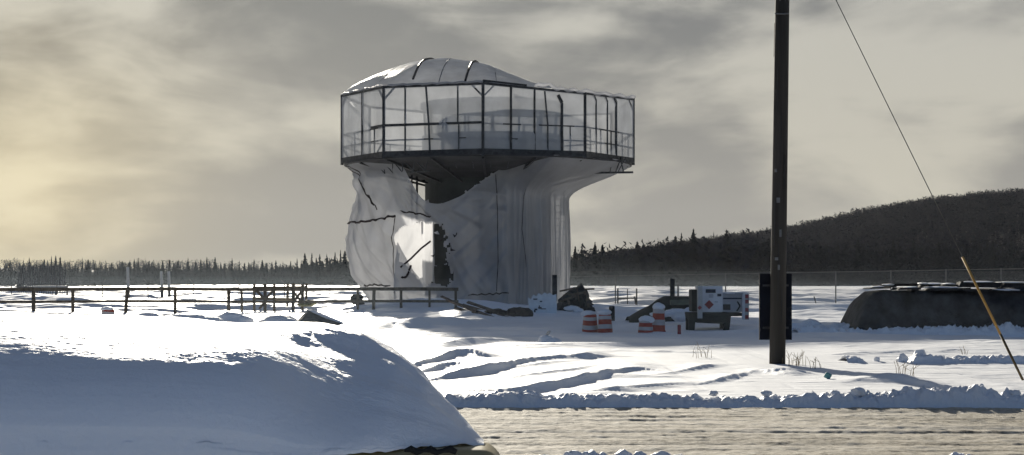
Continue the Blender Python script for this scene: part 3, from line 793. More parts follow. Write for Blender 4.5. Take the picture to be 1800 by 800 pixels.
q = MB(); q.bar(tp(484, 529, -1.3), tp(517, 529, -1.3), .16, .10); q.build('plank', mat('yellow_plank', (.36, .25, .10), .8, .2, 5), st)
q = MB(); q.lump(P(543, 533, 93.5), (.40, .4, .20), 3, 3, .2); q.lump(P(535, 535, 93.3), (.45, .3, .13), 4, 3, .2)
q.lump(P(550, 532, 93.8), (.2, .3, .15), 6, 3, .2)
tag(q.build('covered_bundle', mat('olive_cover', (.26, .25, .13), .8, .25, 5), None, True), 'olive green bundle beside the right end of the timber stand', 'bundle')

# ------------------------------------------------------------------ perimeter fences of wire mesh
def wire_fence(a, b, za, zb, n, label, arm, cell=.11, wr=.006):
    root = thing('chain_link_fence', label, 'fence', a)
    a = Vector(a); b = Vector(b); ln = (b-a).length; t = (b-a).normalized()
    for k in range(n+1):
        p = a.lerp(b, k/n); ht = za+(zb-za)*k/n; g = gz(p.x, p.y)
        q = MB(); q.tube([(p.x, p.y, g-.2), (p.x, p.y, ht)], .042, 6)
        if arm: q.tube([(p.x, p.y, ht-.02), (p.x-.34*(1 if k % 5 else -1), p.y-.2, ht+.42)], .03, 5)
        q.build('post', M['galv_dark'], root)
    q = MB(); q.tube([(a.x, a.y-.05, za-.06), (b.x, b.y-.05, zb-.06)], .024, 5); q.build('top_rail', M['galv_dark'], root)
    H = (za+zb)/2-.1; m = int((ln+H)/cell); V = []; Fc = []
    for sgn in (1, -1):
        for k in range(m):
            s0 = k*cell-(H if sgn > 0 else 0); s1 = s0+sgn*H if sgn > 0 else s0-H
            za_, zb_ = 0.0, H
            if sgn < 0: s0, s1 = k*cell, k*cell-H
            def clip(s0, z0, s1, z1):
                if s0 > s1: s0, z0, s1, z1 = s1, z1, s0, z0
                if s1 <= 0 or s0 >= ln: return None
                if s0 < 0: z0 += (z1-z0)*(0-s0)/(s1-s0); s0 = 0
                if s1 > ln: z1 = z0+(z1-z0)*(ln-s0)/(s1-s0); s1 = ln
                return s0, z0, s1, z1
            c = clip(s0, za_, s1, zb_)
            if c is None: continue
            p = a+t*c[0]; r = a+t*c[2]
            z0 = gz(p.x, p.y) if False else 0
            o = len(V); w = wr
            for P_, zz_ in ((p, c[1]+.05), (r, c[3]+.05)):
                V += [(P_.x-w, P_.y, zz_+w), (P_.x+w, P_.y+w, zz_+w*.2), (P_.x+w, P_.y-w, zz_-w)]
            Fc += [(o, o+1, o+4, o+3), (o+1, o+2, o+5, o+4), (o+2, o, o+3, o+5)]
    np_mesh('mesh', V, Fc, M['galv'], root, False)
    for zz_ in ((.18, .34) if arm else ()):
        q = MB(); q.tube([(a.x-.15, a.y-.1, za+zz_), (b.x-.15, b.y-.1, zb+zz_)], .007, 4); q.build('barbed_wire', M['galv_dark'], root)
    return root
wire_fence((PX(-220, 150), 150, 0), (PX(740, 150), 150, 0), 1.5, 1.5, 12, 'distant wire perimeter fence with angled post tops beyond the timber fence', True, .2, .005)
wire_fence((PX(985, 107), 107, 0), (PX(2050, 107), 107, 0), 2.15, 2.85, 11, 'tall chain link fence running in front of the wooded hill', False, .10, .0042)

# ------------------------------------------------------------------ far field equipment on the left
ar = thing('rod_screen', 'dense row of tall thin upright rods at the far left of the field', 'rod screen', P(72, 527, 168))
for k in range(27):
    px = 32+k*3.15+random.uniform(-.4, .4); q = MB()
    q.tube([P(px, 529, 168), P(px+random.uniform(-.6, .6), 465+random.uniform(-1, 3), 168)], .048, 5); q.build('rod', M['galv_dark'], ar)
q = MB(); q.bar(P(30, 505, 168.2), P(117, 505, 168.2), .12, .16); q.build('crossbar', M['galv_dark'], ar)
bn = thing('low_platform', 'low white-topped platform beside the upright rods', 'platform', P(92, 527, 158))
q = MB(); q.box(P(90, 503.5, 158), (3.1, 1.2, .16)); q.build('top', M['pale'], bn)
for px in (66, 98, 118):
    q = MB(); q.bar(P(px, 528, 158), P(px, 505, 158), .13); q.build('leg', M['galv_dark'], bn)
for px, top, bt, lab in ((225, 470, 530, 'tallest pale marker post in the far field, standing alone'), (284, 477, 526, 'pale marker post in the far field, left one of the close pair'), (297, 477, 526, 'pale marker post in the far field, right one of the close pair')):
    d = 148; mk = thing('marker_post', lab, 'post', P(px, bt, d), 'pale marker posts in the far field')
    q = MB(); q.tube([P(px+.5, 509, d), P(px-.5, top, d)], [.15, .13], 8); q.build('sleeve', M['pale'], mk)
    q = MB(); q.tube([P(px+1, bt, d), P(px+.5, 509, d)], .14, 8); q.build('stub', M['galv_dark'], mk)

# ------------------------------------------------------------------ snow drums
def drum(px, d, h, lab, tilt=0, sink=.0, r=.29, first=None, top=None):
    x = PX(px, d); z = gz(x, d)-sink
    if first is None:
        t = thing('traffic_drum', lab, 'traffic drum', (x, d, z), 'striped traffic drums in the snow')
        def ring(name, z0, z1, m, parent, rr0, rr1):
            q = MB(); q.lathe([(rr0, z0), (rr1, z1)], (x, d, z), 28); return q.build(name, M[m], parent, True)
        q = MB(); q.lathe([(.33, 0), (.33, .07), (.295, .09), (.292, .26), (.285, .28), (.275, .48), (.268, .5), (.258, .70), (.25, .72), (.24, .92), (.2, .97), (0, .97)], (x, d, z), 28)
        q.build('drum_body', M['orange'], t, True)
        ring('reflective_band', .27, .47, 'white_band', t, .2915, .2815); ring('reflective_band', .70, .86, 'white_band', t, .2615, .2505)
        q = MB(); q.tube([(x-.07, d, z+.96), (x-.07, d, z+1.02), (x+.07, d, z+1.02), (x+.07, d, z+.96)], .015, 5); q.build('handle', M['orange'], t)
        return t
    t = copy_tree(first); t['label'] = lab; t.location = (x, d, z); t.rotation_euler = (R(random.uniform(-2, 2)), R(tilt), random.uniform(0, 3))
    t.scale = (r/.29, r/.29, h/1.0)
    return t
d0 = drum(1157, 59.5, 1, 'tall orange and white traffic drum with snow cap, next to the short sunken drum')
d0.scale = (.84, .84, 1.0); d0.rotation_euler = (0, R(1.5), 0)
drum(1134.5, 58.8, .62, 'short sunken orange traffic drum left against the tall one', 1, .1, .27, d0)
drum(1037, 60.0, .78, 'orange and white traffic drum leaning left, of the pair in front of the debris', -7, .08, .29, d0)
drum(1064, 59.6, .80, 'orange and white traffic drum leaning right, of the pair in front of the debris', 5, .08, .27, d0)
drum(188, 63, .86, 'half-buried orange drum behind the snow-laden car roof', 3, .02, .29, d0)
def cap(px, py, d, sx, sz, seed, lab, sy=None):
    q = MB(); q.lump(P(px, py, d), (sx, sy or sx, sz), seed, 3, .22)
    return tag(q.build('snow_lump', M['snow_lump'], None, True), lab, 'snow', 'snow lumps lying on the drums')
cap(1158, 539.5, 59.5, .23, .15, 1, 'rounded snow cap on top of the tall drum')
cap(1136, 562, 58.8, .28, .15, 2, 'snow cap on the short sunken drum')
cap(1034, 552, 60, .28, .14, 3, 'snow cap on the left-leaning drum of the pair')
cap(1062, 549, 59.6, .26, .12, 4, 'snow cap on the right-leaning drum of the pair')
cap(188, 543, 63, .25, .09, 5, 'thin snow cap on the half-buried drum')

# ------------------------------------------------------------------ heaps half buried in snow
q = MB(); HD_ = 64
prof = [(508,577,.1),(519,566,.12),(530,552,.2),(540,546,.3),(552,549,.5),(575,559,.6),(598,568,.5),(616,575,.2)]
pts = []
for j, (dy, kz) in enumerate(((-.9, 0), (-.45, .72), (0, 1), (.5, .95), (1.6, .2), (2.2, -.1))):
    for px, py, w in prof:
        g = PZ(579, HD_)-.15; zt = PZ(py, HD_)
        pts.append((PX(px, HD_)+.06*math.sin(px*3+j), HD_+dy+.08*math.sin(px+j*2), g+(zt-g)*max(kz, 0)+.03*math.sin(px*1.7+j)))
q.quad_grid(pts, len(prof), 6)
o = q.build('gravel_heap', M['heap'], None); tag(o, 'grey wedge-shaped heap with a sharp peak behind the snow-laden roof', 'heap')
q = MB(); q.tube([P(540, 545.6, 64.1), P(552, 548.5, 64.1), P(575, 558.5, 64.1), P(598, 567.5, 64.1), P(614, 574, 64.0)], [.03, .07, .08, .07, .03], 8)
q.build('snow_edge', M['snow_lump'], o, True)
for k, (px, py, w, h, d, lab) in enumerate([(263, 559, .62, .30, 66, 'small pointed snow mound right of the half-buried drum'), (340, 560, 1.0, .32, 67, 'low double snow mound midway along the buried roof edge'), (407, 560, .75, .36, 68, 'rounded snow mound under the braced timber stand'), (490, 566, .7, .36, 66, 'grey snow mound just left of the wedge-shaped heap'), (962, 598, .30, .22, 50, 'snow-crusted stump poking up between the drifts')]):
    q = MB(); q.lump(P(px, py+3, d), (w, w*.9, h), 40+k, 3, .3); q.lump(P(px+10, py+5, d-.2), (w*.9, w*.7, h*.75), 50+k, 3, .3)
    tag(q.build('snow_mound', M['snow_lump'], None, True), lab, 'snow mound', 'snow mounds in the field')
q = MB(); q.bar(P(958, 594, 50), P(966, 582, 49.8), .10, .03); tag(q.build('ice_shard', M['pale'], None), 'pale shard sticking out of the snow-crusted stump', 'ice shard')

# ------------------------------------------------------------------ tower foot: board, debris, planks, stakes
bd = thing('notice_board', 'ragged snow-frosted white board standing at the tower foot', 'board', P(955, 566, 84))
q = MB(); D_ = 84
o_ = [(931,567),(930,545),(928,522),(933,527),(938,518),(943,521),(947,515),(952,519),(957,514),(962,517),(967,515),(972,519),(978,517),(979,540),(977,567)]
for dy in (0, .12): q.v += [tuple(P(px, py, D_)+Vector((0, dy, 0))) for px, py in o_]
n = len(o_); q.f.append(tuple(range(n))); q.f.append(tuple(range(2*n-1, n-1, -1)))
for k in range(n): q.f.append((k, n+k, n+(k+1) % n, (k+1) % n))
q.build('panel', M['board'], bd)
q = MB()
for px, py, w, h in ((941,526,7,2.2),(951,530,4,2.4),(942,544,5,3),(940,547,3,4),(949,541,6,2.6),(955,543,10,1.6),(948,540,2,6),(951,556.5,16,1.4),(960,557,14,1.4),(945,557,9,1.2)):
    q.box(P(px, py, D_-.012), (w*D_/F, .01, h*D_/F))
q.build('lettering', M['navy'], bd)
db = thing('debris_heap', 'dark heap of wrecked timber and metal right of the frosted board', 'debris', P(1010, 562, 86))
rr = random.Random(3)
q = MB()
for k, (px, py, s, h) in enumerate([(1000,548,.8,.5),(1013,538,.75,.6),(1022,530,.6,.62),(1010,524,.5,.5),(1028,543,.42,.6),(1036,552,.35,.3),(998,527,.5,.4),(1022,518,.35,.38),(1005,557,1.0,.35)]):
    q.lump(P(px, py, 86+rr.uniform(-.4, .6)), (s, s*.8, h), 70+k, 2, .8)
q.build('rubble', M['dark'], db)
for a, b, w in (((984,512),(1012,506),.09),((1012,506),(1020,502),.06),((1027,508.5),(1045,508),.09),((990,520),(1030,514),.12),((1000,545),(1037,535),.12),((1028,512),(1036,545),.13),((985,530),(1012,520),.1),((1032,530),(1043,536),.08),((996,515),(1006,560),.12),((1014,505),(1018,530),.07)):
    q = MB(); q.bar(P(*a, 85.5), P(*b, 85.5+rr.uniform(-.5, .5)), w); q.build('broken_bar', M['steel'] if rr.random() < .5 else M['timber'], db)
q = MB()
for k, (px, py, s) in enumerate(((1004,542,.42),(1016,546,.3),(996,556,.4),(1034,553,.3),(1022,556,.4))): q.lump(P(px, py, 85), (s, .35, .13), 90+k, 2, .4)
q.build('snow_patch', M['snow_lump'], db, True)
q = MB(); q.bar(P(975, 530, 88), P(975, 483, 88), .26); tag(q.build('post', M['steel'], None), 'stout dark post standing against the sheet behind the frosted board', 'post')
pl = [((788,528),(868,559),.16),((812,536),(905,563),.18),((822,531),(925,566),.15),((846,540),(918,568),.2),((800,541),(880,565),.14),((835,552),(926,562),.13),((776,521),(835,548),.12)]
plab = ['long thin brown board, uppermost of those lying against the sheet', 'brown board lying just under the uppermost one', 'longest brown board ending by the frosted board', 'broad brown board low on the debris slope', 'brown board at the lower left of the slope', 'nearly level brown board at the bottom of the slope', 'short brown board at the top left by the fence end']
for (a, b, w), lb in zip(pl, plab):
    q = MB(); q.bar(P(*a, 83.6+rr.uniform(-.4, .4)), P(*b, 81.0+rr.uniform(-.5, .3)), w*1.1, .06, up=(0, -.6, .8)); tag(q.build('plank', M['brown_plank'], None), lb, 'board', 'brown boards leaning at the tower foot')
q = MB()
for k in range(10):
    px = 835+k*9.5; q.lump(P(px, 555+4*math.sin(k*1.3), 82.3), (.45, .5, .22+.12*rr.random()), 110+k, 2, .6)
tag(q.build('rubble_heap', mat('brown_rubble', (.035, .028, .024), .9, .3, 4, .02, 8), None), 'dark brown rubble under the leaning boards', 'rubble')

# the little machine at the fence
ht = thing('portable_heater', 'small dark machine with a rounded head beside the fence at the tower foot', 'heater', P(630, 545, 92.6))
q = MB(); q.tube([P(617, 527, 92.6), P(622, 526, 92.6), P(634, 526, 92.6), P(637, 527, 92.6)], [.18, .30, .30, .2], 12); q.build('barrel', M['dark'], ht, True)
q = MB(); q.box(P(633, 537, 92.6), (.5, .5, .32)); q.build('tank', M['dark'], ht, bevel=.04)
for px in (622, 637):
    q = MB(); q.bar(P(px, 548, 92.5), P(px, 530, 92.5), .07); q.build('leg', M['steel'], ht)

# bollards and stakes
for px, y0, y1, d, w, m, lab in ((1075.5,538,564,71,.26,'dark','short dark bollard standing right behind the pair of striped drums'), (1194,571,589,58,.13,'redstripe','stubby red stake in the snow beside the tall striped drum')):
    q = MB(); q.tube([P(px, y1, d), P(px, y0+1, d), P(px, y0, d)], [w/2, w/2, w/3], 10); tag(q.build('bollard', M[m], None), lab, 'bollard')
fr = thing('pipe_frame', 'thin H-shaped pipe frame standing in the open field', 'pipe frame', P(1103, 538, 108))
for a, b, w in (((1086,541),(1086,507),.10),((1119,538),(1119,507),.10),((1103,536),(1103,508),.06),((1115,521),(1119,540),.10)):
    q = MB(); q.bar(P(*a, 108), P(*b, 108), w); q.build('upright', M['steel'], fr)
q = MB(); q.bar(P(1086, 525, 108), P(1119, 524, 108), .09); q.build('crossbar', M['steel'], fr)
for p0, p1, d, r, lab in (((1437,544),(1431,521),104,.04,'thin leaning stake in the far snow left of the stockpile'), ((1192,522),(1192,503),88,.05,'thin stake beside the dark post behind the trailer')):
    q = MB(); q.tube([P(*p0, d), P(*p1, d)], r, 6); tag(q.build('stake', M['galv_dark'], None), lab, 'stake')
q = MB(); q.bar(P(1182, 535, 76), P(1182, 490, 76), .2); tag(q.build('post', M['dark'], None), 'dark square post rising behind the green tarp heap', 'post')

# ------------------------------------------------------------------ tarp-covered heap left of the trailer
GD = 72; q = MB()
prof = [(1104,558),(1112,555),(1126,548),(1142,536),(1156,526),(1170,520),(1186,519),(1206,519),(1226,520),(1240,524)]
pts = []
for j, (dy, kz) in enumerate(((-1.5, 0), (-1.1, .55), (-.4, .93), (.3, 1), (1.3, .9), (2.3, 0))):
    for px, py in prof:
        g = PZ(560, GD)-.2; pts.append((PX(px, GD)+.05*math.sin(px+j), GD+dy+.1*math.sin(px*.4+j), g+(PZ(py, GD)-g)*kz+.05*math.sin(px*.9+2*j)*(kz > 0)))
q.quad_grid(pts, len(prof), 6)
tp_ = q.build('tarp_heap', M['tarp_green'], None, True); tag(tp_, 'dark green tarp-covered heap sloping down to the left of the trailer', 'covered heap')
q = MB(); q.bar(P(1178, 532, 70.6), P(1213, 531, 70.6), .3, .22); q.build('pale_panel', mat('pale_olive', (.13, .14, .10), .7, .2, 3), tp_)
q = MB()
for k, (px, py, s, h) in enumerate(((1192,549,.55,.16),(1178,551,.5,.12),(1214,552,.4,.3),(1200,554,.5,.25),(1160,553,.5,.12))): q.lump(P(px, py, 66.5), (s, .5, h), 130+k, 2, .4)
tag(q.build('snow_mound', M['snow_lump'], None, True), 'snow lumps heaped against the front of the green tarp heap', 'snow mound', 'snow mounds in the field')

# ------------------------------------------------------------------ trailer with warning placards
TD2 = 60.0
tr = thing('equipment_trailer', 'white box trailer with dark splayed legs and warning placards on its end', 'trailer', P(1247, 580, TD2))
def pb(x0, y0, x1, y1, d, dep, name, m, bev=0, par=None):
    c = P((x0+x1)/2, (y0+y1)/2, d); s = d/F
    q = MB(); q.box(c+Vector((0, dep/2, 0)), ((x1-x0)*s, dep, (y1-y0)*s)); return q.build(name, M[m], par or tr, bevel=bev)
cab = pb(1229, 503, 1270.5, 549, TD2, 1.3, 'cabinet', 'white_paint', .02)
q = MB(); q.box(P(1230, 531, TD2-.18), (.16, .35, 57*TD2/F)); q.build('side_panel', M['pale'], tr)
pb(1216, 509, 1226, 548, TD2+.4, 1.0, 'exhaust_box', 'greygreen', .02)
pb(1240.5, 508.5, 1258, 515, TD2-.02, .014, 'dark_label', 'navy', 0, cab)
pb(1246, 517, 1254, 523.5, TD2-.015, .01, 'emblem', 'grey_paint', 0, cab)
pb(1261, 516.5, 1268, 521, TD2-.02, .014, 'dark_label', 'navy', 0, cab)
pb(1256, 529, 1262, 532, TD2-.015, .01, 'emblem', 'grey_paint', 0, cab)
q = MB(); s = 8.2*TD2/F; c = P(1246.5, 535.5, TD2-.025)
q.box(c, (s*1.41, .012, s*1.41), m=Matrix.Rotation(R(45), 3, 'Y')); q.build('hazard_placard', M['placard'], cab)
q = MB(); q.box(P(1230, 541, TD2-.37), (.11, .014, .12), m=Matrix.Rotation(R(45), 3, 'Y')); q.build('hazard_placard', M['placard'], tr)
q = MB()   # splayed chassis
for pts_ in ([(1210,549.5),(1284,549.5),(1282,563),(1271,569.5),(1225,567.5),(1212,562)],):
    for dy in (-.05, 1.35): q.v += [tuple(P(x, y, TD2)+Vector((0, dy, 0))) for x, y in pts_]
    n = len(pts_); q.f.append(tuple(range(n))); q.f.append(tuple(range(2*n-1, n-1, -1)))
    for k in range(n): q.f.append((k, n+k, n+(k+1) % n, (k+1) % n))
q.build('chassis', M['greygreen'], tr, bevel=.02)
for x0, x1, x2, x3 in ((1211, 1223, 1221, 1211.5), (1273, 1285, 1282, 1272)):
    for dy in (.0, 1.0):
        q = MB()
        for d_ in (0, .22): q.v += [tuple(P(x, y, TD2)+Vector((0, dy+d_, 0))) for x, y in ((x0, 556), (x1, 556), (x2, 582), (x3, 582))]
        q.f += [(0, 1, 2, 3), (7, 6, 5, 4), (0, 4, 5, 1), (1, 5, 6, 2), (2, 6, 7, 3), (3, 7, 4, 0)]
        q.build('leg', M['greygreen'], tr)
tl = thing('machine_housing', 'grey machine housing with an arrow mark and striped corner, right of the placarded box', 'housing', P(1293, 562, 63))
pb(1270, 516, 1305, 549, 63, 1.4, 'body', 'grey_paint', .02, tl)
pb(1268, 514.5, 1307, 518, 62.9, 1.6, 'roof', 'grey_paint', .01, tl)
q = MB(); q.lump(P(1283, 515, 63.4), (.4, .55, .05), 171, 3, .4); q.lump(P(1298, 515, 63.5), (.3, .5, .04), 172, 3, .4); q.build('snow_patch', M['snow_lump'], tl, True)
pb(1271, 523.5, 1304, 526, 62.97, .02, 'seam_strip', 'navy', 0, tl)
pb(1271, 535, 1284, 545, 62.97, .02, 'vent', 'steel', 0, tl)
q = MB()
for a, b in (((1296,530),(1301,538)),((1301,538),(1295,547))): q.bar(P(*a, 62.975), P(*b, 62.975), .055, .02, up=(0, 1, 0))
q.build('arrow_mark', M['steel'], tl)
pb(1270, 550, 1306, 556, 63.1, 1.2, 'skirt', 'greygreen', 0, tl)
pb(1305.3, 517, 1309.5, 562, 62.7, .2, 'corner_board', 'white_paint', 0, tl)
pb(1309.5, 517, 1316.5, 562, 62.7, .2, 'striped_board', 'pale', 0, tl)
for y in (518, 527, 541.5, 554): pb(1310, y, 1316, y+6.5, 62.68, .015, 'red_stripe', 'redstripe', 0, tl)

# ------------------------------------------------------------------ utility pole, its sign panel, guy wire
PD = 38.0
pole = thing('utility_pole', 'tall dark wooden utility pole with a dark sign panel fixed low on it', 'utility pole', P(1366, 642, PD))
pb_ = P(1366, 642, PD); pt = P(1378.5, -230, PD)
q = MB(); q.tube([pb_-Vector((0, 0, .3)), pb_.lerp(pt, .3), pb_.lerp(pt, .6), pt], [.188, .178, .168, .155], 20); q.build('shaft', M['pole_wood'], pole, True)
q = MB(); a = pb_.lerp(pt, .28)
q.tube([P(1381.5, 40, PD-.08), P(1383, 10, PD-.08), P(1383.5, -8, PD-.08)], .035, 6)
q.build('conduit', M['steel'], pole)
q = MB(); q.tube([P(1362, 24, PD-.17), P(1376, 24.5, PD-.2), P(1386, 24, PD-.12)], .018, 5); q.build('strap', M['galv_dark'], pole)
for k, py in enumerate((300, 352, 410, 455, 470)):
    q = MB(); q.box(P(1369+(k*37 % 11)-5, py, PD-.185), (.05+.03*(k % 2), .012, .07+.05*(k % 3))); q.build('metal_tag', M['galv_dark'], pole)
for k in range(7):
    px = 1359+(k*29 % 23); y0 = 40+k*78; q = MB()
    q.bar(P(px+2.5, y0, PD-.172), P(px+1.2, y0+60+20*(k % 3), PD-.172), .012, .02); q.build('crack', M['dark'], pole)
q = MB(); c = P(1363, 539, PD+.24); q.box(c, (57.5*PD/F, .05, 117.5*PD/F)); pn = q.build('sign_panel', M['panel_dark'], pole)
q = MB()
for z in (-.5, .5): q.bar(c+Vector((-.3, -.05, z)), c+Vector((.3, -.05, z)), .05)
q.build('bracket', M['steel'], pole)
gw = thing('guy_wire', 'slanting steel guy wire with a yellow guard at its foot right of the pole', 'guy wire', P(1795, 664, 32.5))
g0 = pt.lerp(pb_, .05); g1 = P(1796, 664, 32.5)
q = MB(); q.tube([g0, g1], .010, 6); q.build('cable', M['steel'], gw)
dirv = (g0-g1).normalized(); ln = (g0-g1).length
def on(py):
    lo, hi = 0, ln
    for _ in range(40):
        m_ = (lo+hi)/2; p = g1+dirv*m_
        if HZ-(p.z-EYE)*F/p.y > py: lo = m_
        else: hi = m_
    return g1+dirv*lo
q = MB(); q.tube([on(588), on(520), on(452)], .025, 10); q.build('guard', M['yellow'], gw, True)
q = MB(); q.tube([g1-dirv*.2, on(588)], [.024, .027], 10); q.build('lower_guard', mat('dull_guard', (.10, .07, .03), .7, .3, 5), gw, True)

# ------------------------------------------------------------------ dark stockpile with slabs on top
SD = 59.0
V = []; nst = 90; xs = np.linspace(PX(1498, SD), PX(2350, SD), nst)
rowsN = 12
for i, x in enumerate(xs):
    px = x/SD*F+900
    zt = PZ(float(np.interp(px, [1498, 1505, 1512, 1521, 1535, 1560, 1700, 1800, 2350], [588, 560, 543, 527, 514, 511, 511, 508, 505])), SD)
    pr = [(0, -.1), (.06, .3), (.12, .6), (.18, .85), (.26, .97), (.6, 1.0), (1.4, 1.02), (2.4, 1.0), (3.0, .9), (3.3, .6), (3.6, .2), (3.8, -.1)]
    for j, (dy, k) in enumerate(pr):
        n1 = .10*float(fbm(x*1.5, j*.8, 400, 3)); n2 = .06*float(fbm(x*2, j, 410, 3))
        V.append((x+.05*math.sin(j*2+x), SD-.6+dy+n1, zt*k+n2*(0 < j < 11)))
f = grid_faces(rowsN, nst)
sp_ = np_mesh('stockpile', V, f[:, ::-1], M['gravel'], None, False); tag(sp_, 'long dark stockpile with a steep face rising behind the guy wire', 'stockpile')
rs = random.Random(9)
sl = [(1524,1562,508,505,.3),(1540,1574,505,501.5,.9),(1560,1610,503.5,499,1.3),(1575,1612,509,506,.1),(1604,1625,511,499,.5),(1622,1662,503,499.5,1.5),(1630,1700,510,506,.2),(1654,1680,504,500,1.0),(1685,1756,505,496.5,.7),(1690,1730,512,508,.0),(1754,1822,506,497.5,.9),(1728,1800,513,510.5,-.05),(1820,1880,505,497,.8)]
words = ['first thin slab at the left end', 'second slab lying above the left end', 'flat slab third from the left end', 'narrow slab low at the rim left of the gap', 'tilted slab standing in the gap', 'small flat slab right of the gap', 'long low slab along the rim', 'snow-dusted slab lying high at the middle', 'thick slab crossed by the guy guard', 'slab jutting from the face under the thick one', 'thick slab at the right picture edge', 'thin long slab under the right hand thick one', 'slab beyond the right picture edge']
for (x0, x1, y0, y1, dy), w in zip(sl, words):
    d = SD-.3+dy; c = P((x0+x1)/2, (y0+y1)/2, d); s = d/F; q = MB()
    q.box((0, 0, 0), ((x1-x0)*s, rs.uniform(.6, 1.1), max(.07, (y0-y1)*s)))
    for k, v_ in enumerate(q.v):
        q.v[k] = (v_[0]+rs.uniform(-.07, .07), v_[1]+rs.uniform(-.1, .1), v_[2]+rs.uniform(-.02, .02))
    M_ = Matrix.Rotation(R(rs.uniform(-2, 2)), 3, 'Y') @ Matrix.Rotation(R(rs.uniform(-8, 8)), 3, 'Z')
    if x0 == 1604: M_ = Matrix.Rotation(R(-30), 3, 'Y'); q.v = [(a*1, b, c_*.35) for a, b, c_ in q.v]
    q.v = [tuple(M_ @ Vector(v_)+c) for v_ in q.v]
    o = q.build('asphalt_slab', M['slab'], None); tag(o, 'broken dark slab on the stockpile, '+w, 'slab', 'broken slabs on the stockpile')
    if rs.random() < .8:
        s_ = MB(); s_.lump(c+Vector((rs.uniform(-.2, .2), -.05, (y0-y1)*d/F/2+.015)), ((x1-x0)*d/F*rs.uniform(.25, .48), .35, .035), int(x0), 3, .5); s_.build('snow_patch', M['snow_lump'], o, True)
# lumps of ploughed snow left of the stockpile
for k in range(24):
    px = 1392+k*4.8; d = 58+rs.uniform(0, 3.5); x = PX(px, d); s = rs.uniform(.12, .34)
    q = MB(); q.lump((x, d, gz(x, d)+s*.25), (s*1.4, s, s*rs.uniform(.6, 1.0)), 150+k, 2, .6)
    tag(q.build('snow_chunk', M['snow_lump'], None), 'chunk of ploughed snow in the row left of the stockpile', 'snow chunk', 'snow chunks left of the stockpile')
for k, (px, py, d, s) in enumerate([(1615,634,39.2,.20),(1588,636,39.1,.13),(1690,632,39.2,.14),(1664,638,39,.09),(1542,637,39.3,.08)]):
    q = MB(); x = PX(px, d); q.lump((x, d, gz(x, d)+s*.5), (s, s, s*.9), 180+k, 2, .8)
    tag(q.build('snow_chunk', M['snow_lump'], None), 'jagged snow chunk on the low ridge in front of the stockpile', 'snow chunk', 'snow chunks on the low ridge')
for k, (px, d, s) in enumerate([(1510,25.5,.17),(1470,25.5,.10),(1255,25.5,.10),(1347,25.5,.11),(1690,25.5,.10),(1610,25.5,.12),(930,25.6,.10),(1785,25.5,.1)]):
    q = MB(); x = PX(px, d); s *= .62; q.lump((x, d, .17+s*.3), (s*1.3, s, s*.8), 190+k, 3, .6)
    tag(q.build('snow_chunk', M['snow_lump'], None, True), 'rounded snow chunk on the bank along the far road edge', 'snow chunk', 'snow chunks on the roadside bank')

for k, (px, s) in enumerate(((955,.07),(1003,.10),(1030,.11),(1062,.08),(1095,.11),(1122,.09),(1160,.10),(1190,.08),(1686,.10),(1700,.07))):
    q = MB(); x = PX(px, 16.8); s *= .75; q.lump((x, 16.8, .125), (s*1.5, s, s), 230+k, 3, .6)
    tag(q.build('snow_chunk', M['snow_lump'], None, True), 'ploughed snow chunk at the near edge of the brown road', 'snow chunk', 'snow chunks at the near road edge')
# ------------------------------------------------------------------ weeds and litter
def weed(px, py, d, n, h, lab, sp=.25):
    x = PX(px, d); z = gz(x, d); r = random.Random(int(px)); q = MB()
    for k in range(n):
        bx = x+r.uniform(-sp, sp)*.6; by = d+r.uniform(-sp, sp); hh = h*r.uniform(.4, 1); lx = r.uniform(-.5, .5)*hh
        q.tube([(bx, by, z-.05), (bx+lx*.35, by, z+hh*.55), (bx+lx, by+r.uniform(-.1, .1), z+hh)], [.008, .006, .004], 4, False)
        if r.random() < .5: q.tube([(bx+lx*.35, by, z+hh*.55), (bx+lx*.35+r.uniform(-.15, .15), by, z+hh*.85)], .005, 4, False)
    return tag(q.build('weed', M['weed'], None), lab, 'weed', 'dry weeds poking through the snow')
weed(1232, 634, 41, 10, .42, 'sparse dry weed stalks in the open snow left of the pole', .5)
weed(1395, 640, 37.5, 16, .38, 'dry weed tuft just right of the pole foot', .4)
weed(1437, 655, 36, 7, .30, 'thin weed stalks between the pole and the teal litter', .25)
weed(1590, 662, 33.5, 9, .34, 'lone weed tuft at the head of the pole shadow', .25)
weed(1700, 622, 44, 5, .25, 'faint weed stalks beyond the low ridge', .3)
q = MB(); x = PX(1455, 32); q.box((x, 32, gz(x, 32)+.06), (.13, .05, .12), m=Matrix.Rotation(R(25), 3, 'Y') @ Matrix.Rotation(R(30), 3, 'X'))
tag(q.build('litter', M['teal'], None, bevel=.012), 'small teal piece of litter on the bright snow', 'litter')

# ------------------------------------------------------------------ car under its pillow of snow
car = thing('parked_car', 'tan vehicle roof corner almost hidden under a thick pillow of snow', 'car', (-2.1, 7.6, 0))
bm = bmesh.new(); bmesh.ops.create_cube(bm, size=1)
for v in bm.verts:
    x, y, z = v.co; k = 1 if z > 0 else 1.06
    v.co = (-2.12+x*4.18*(1 if z < 0 else .995), (7.72+y*2.5*k) if x < 0 else (6.47-.05*(z < 0) if y < 0 else 6.88), .38+(z+.5)*.93)
bmesh.ops.bisect_plane(bm, geom=bm.verts[:]+bm.edges[:]+bm.faces[:], plane_co=(-1.2, 0, 0), plane_no=(1, 0, 0))
for v in bm.verts:
    if abs(v.co.x+1.2) < .01: v.co.y = (6.47 if v.co.z > .8 else 6.42) if v.co.y < 7 else 8.9
bmesh.ops.bevel(bm, geom=bm.edges[:], offset=.085, segments=6, affect='EDGES', profile=.5)
me = D.meshes.new('body'); bm.to_mesh(me); bm.free(); me.materials.append(M['tan']); me.polygons.foreach_set('use_smooth', [True]*len(me.polygons))
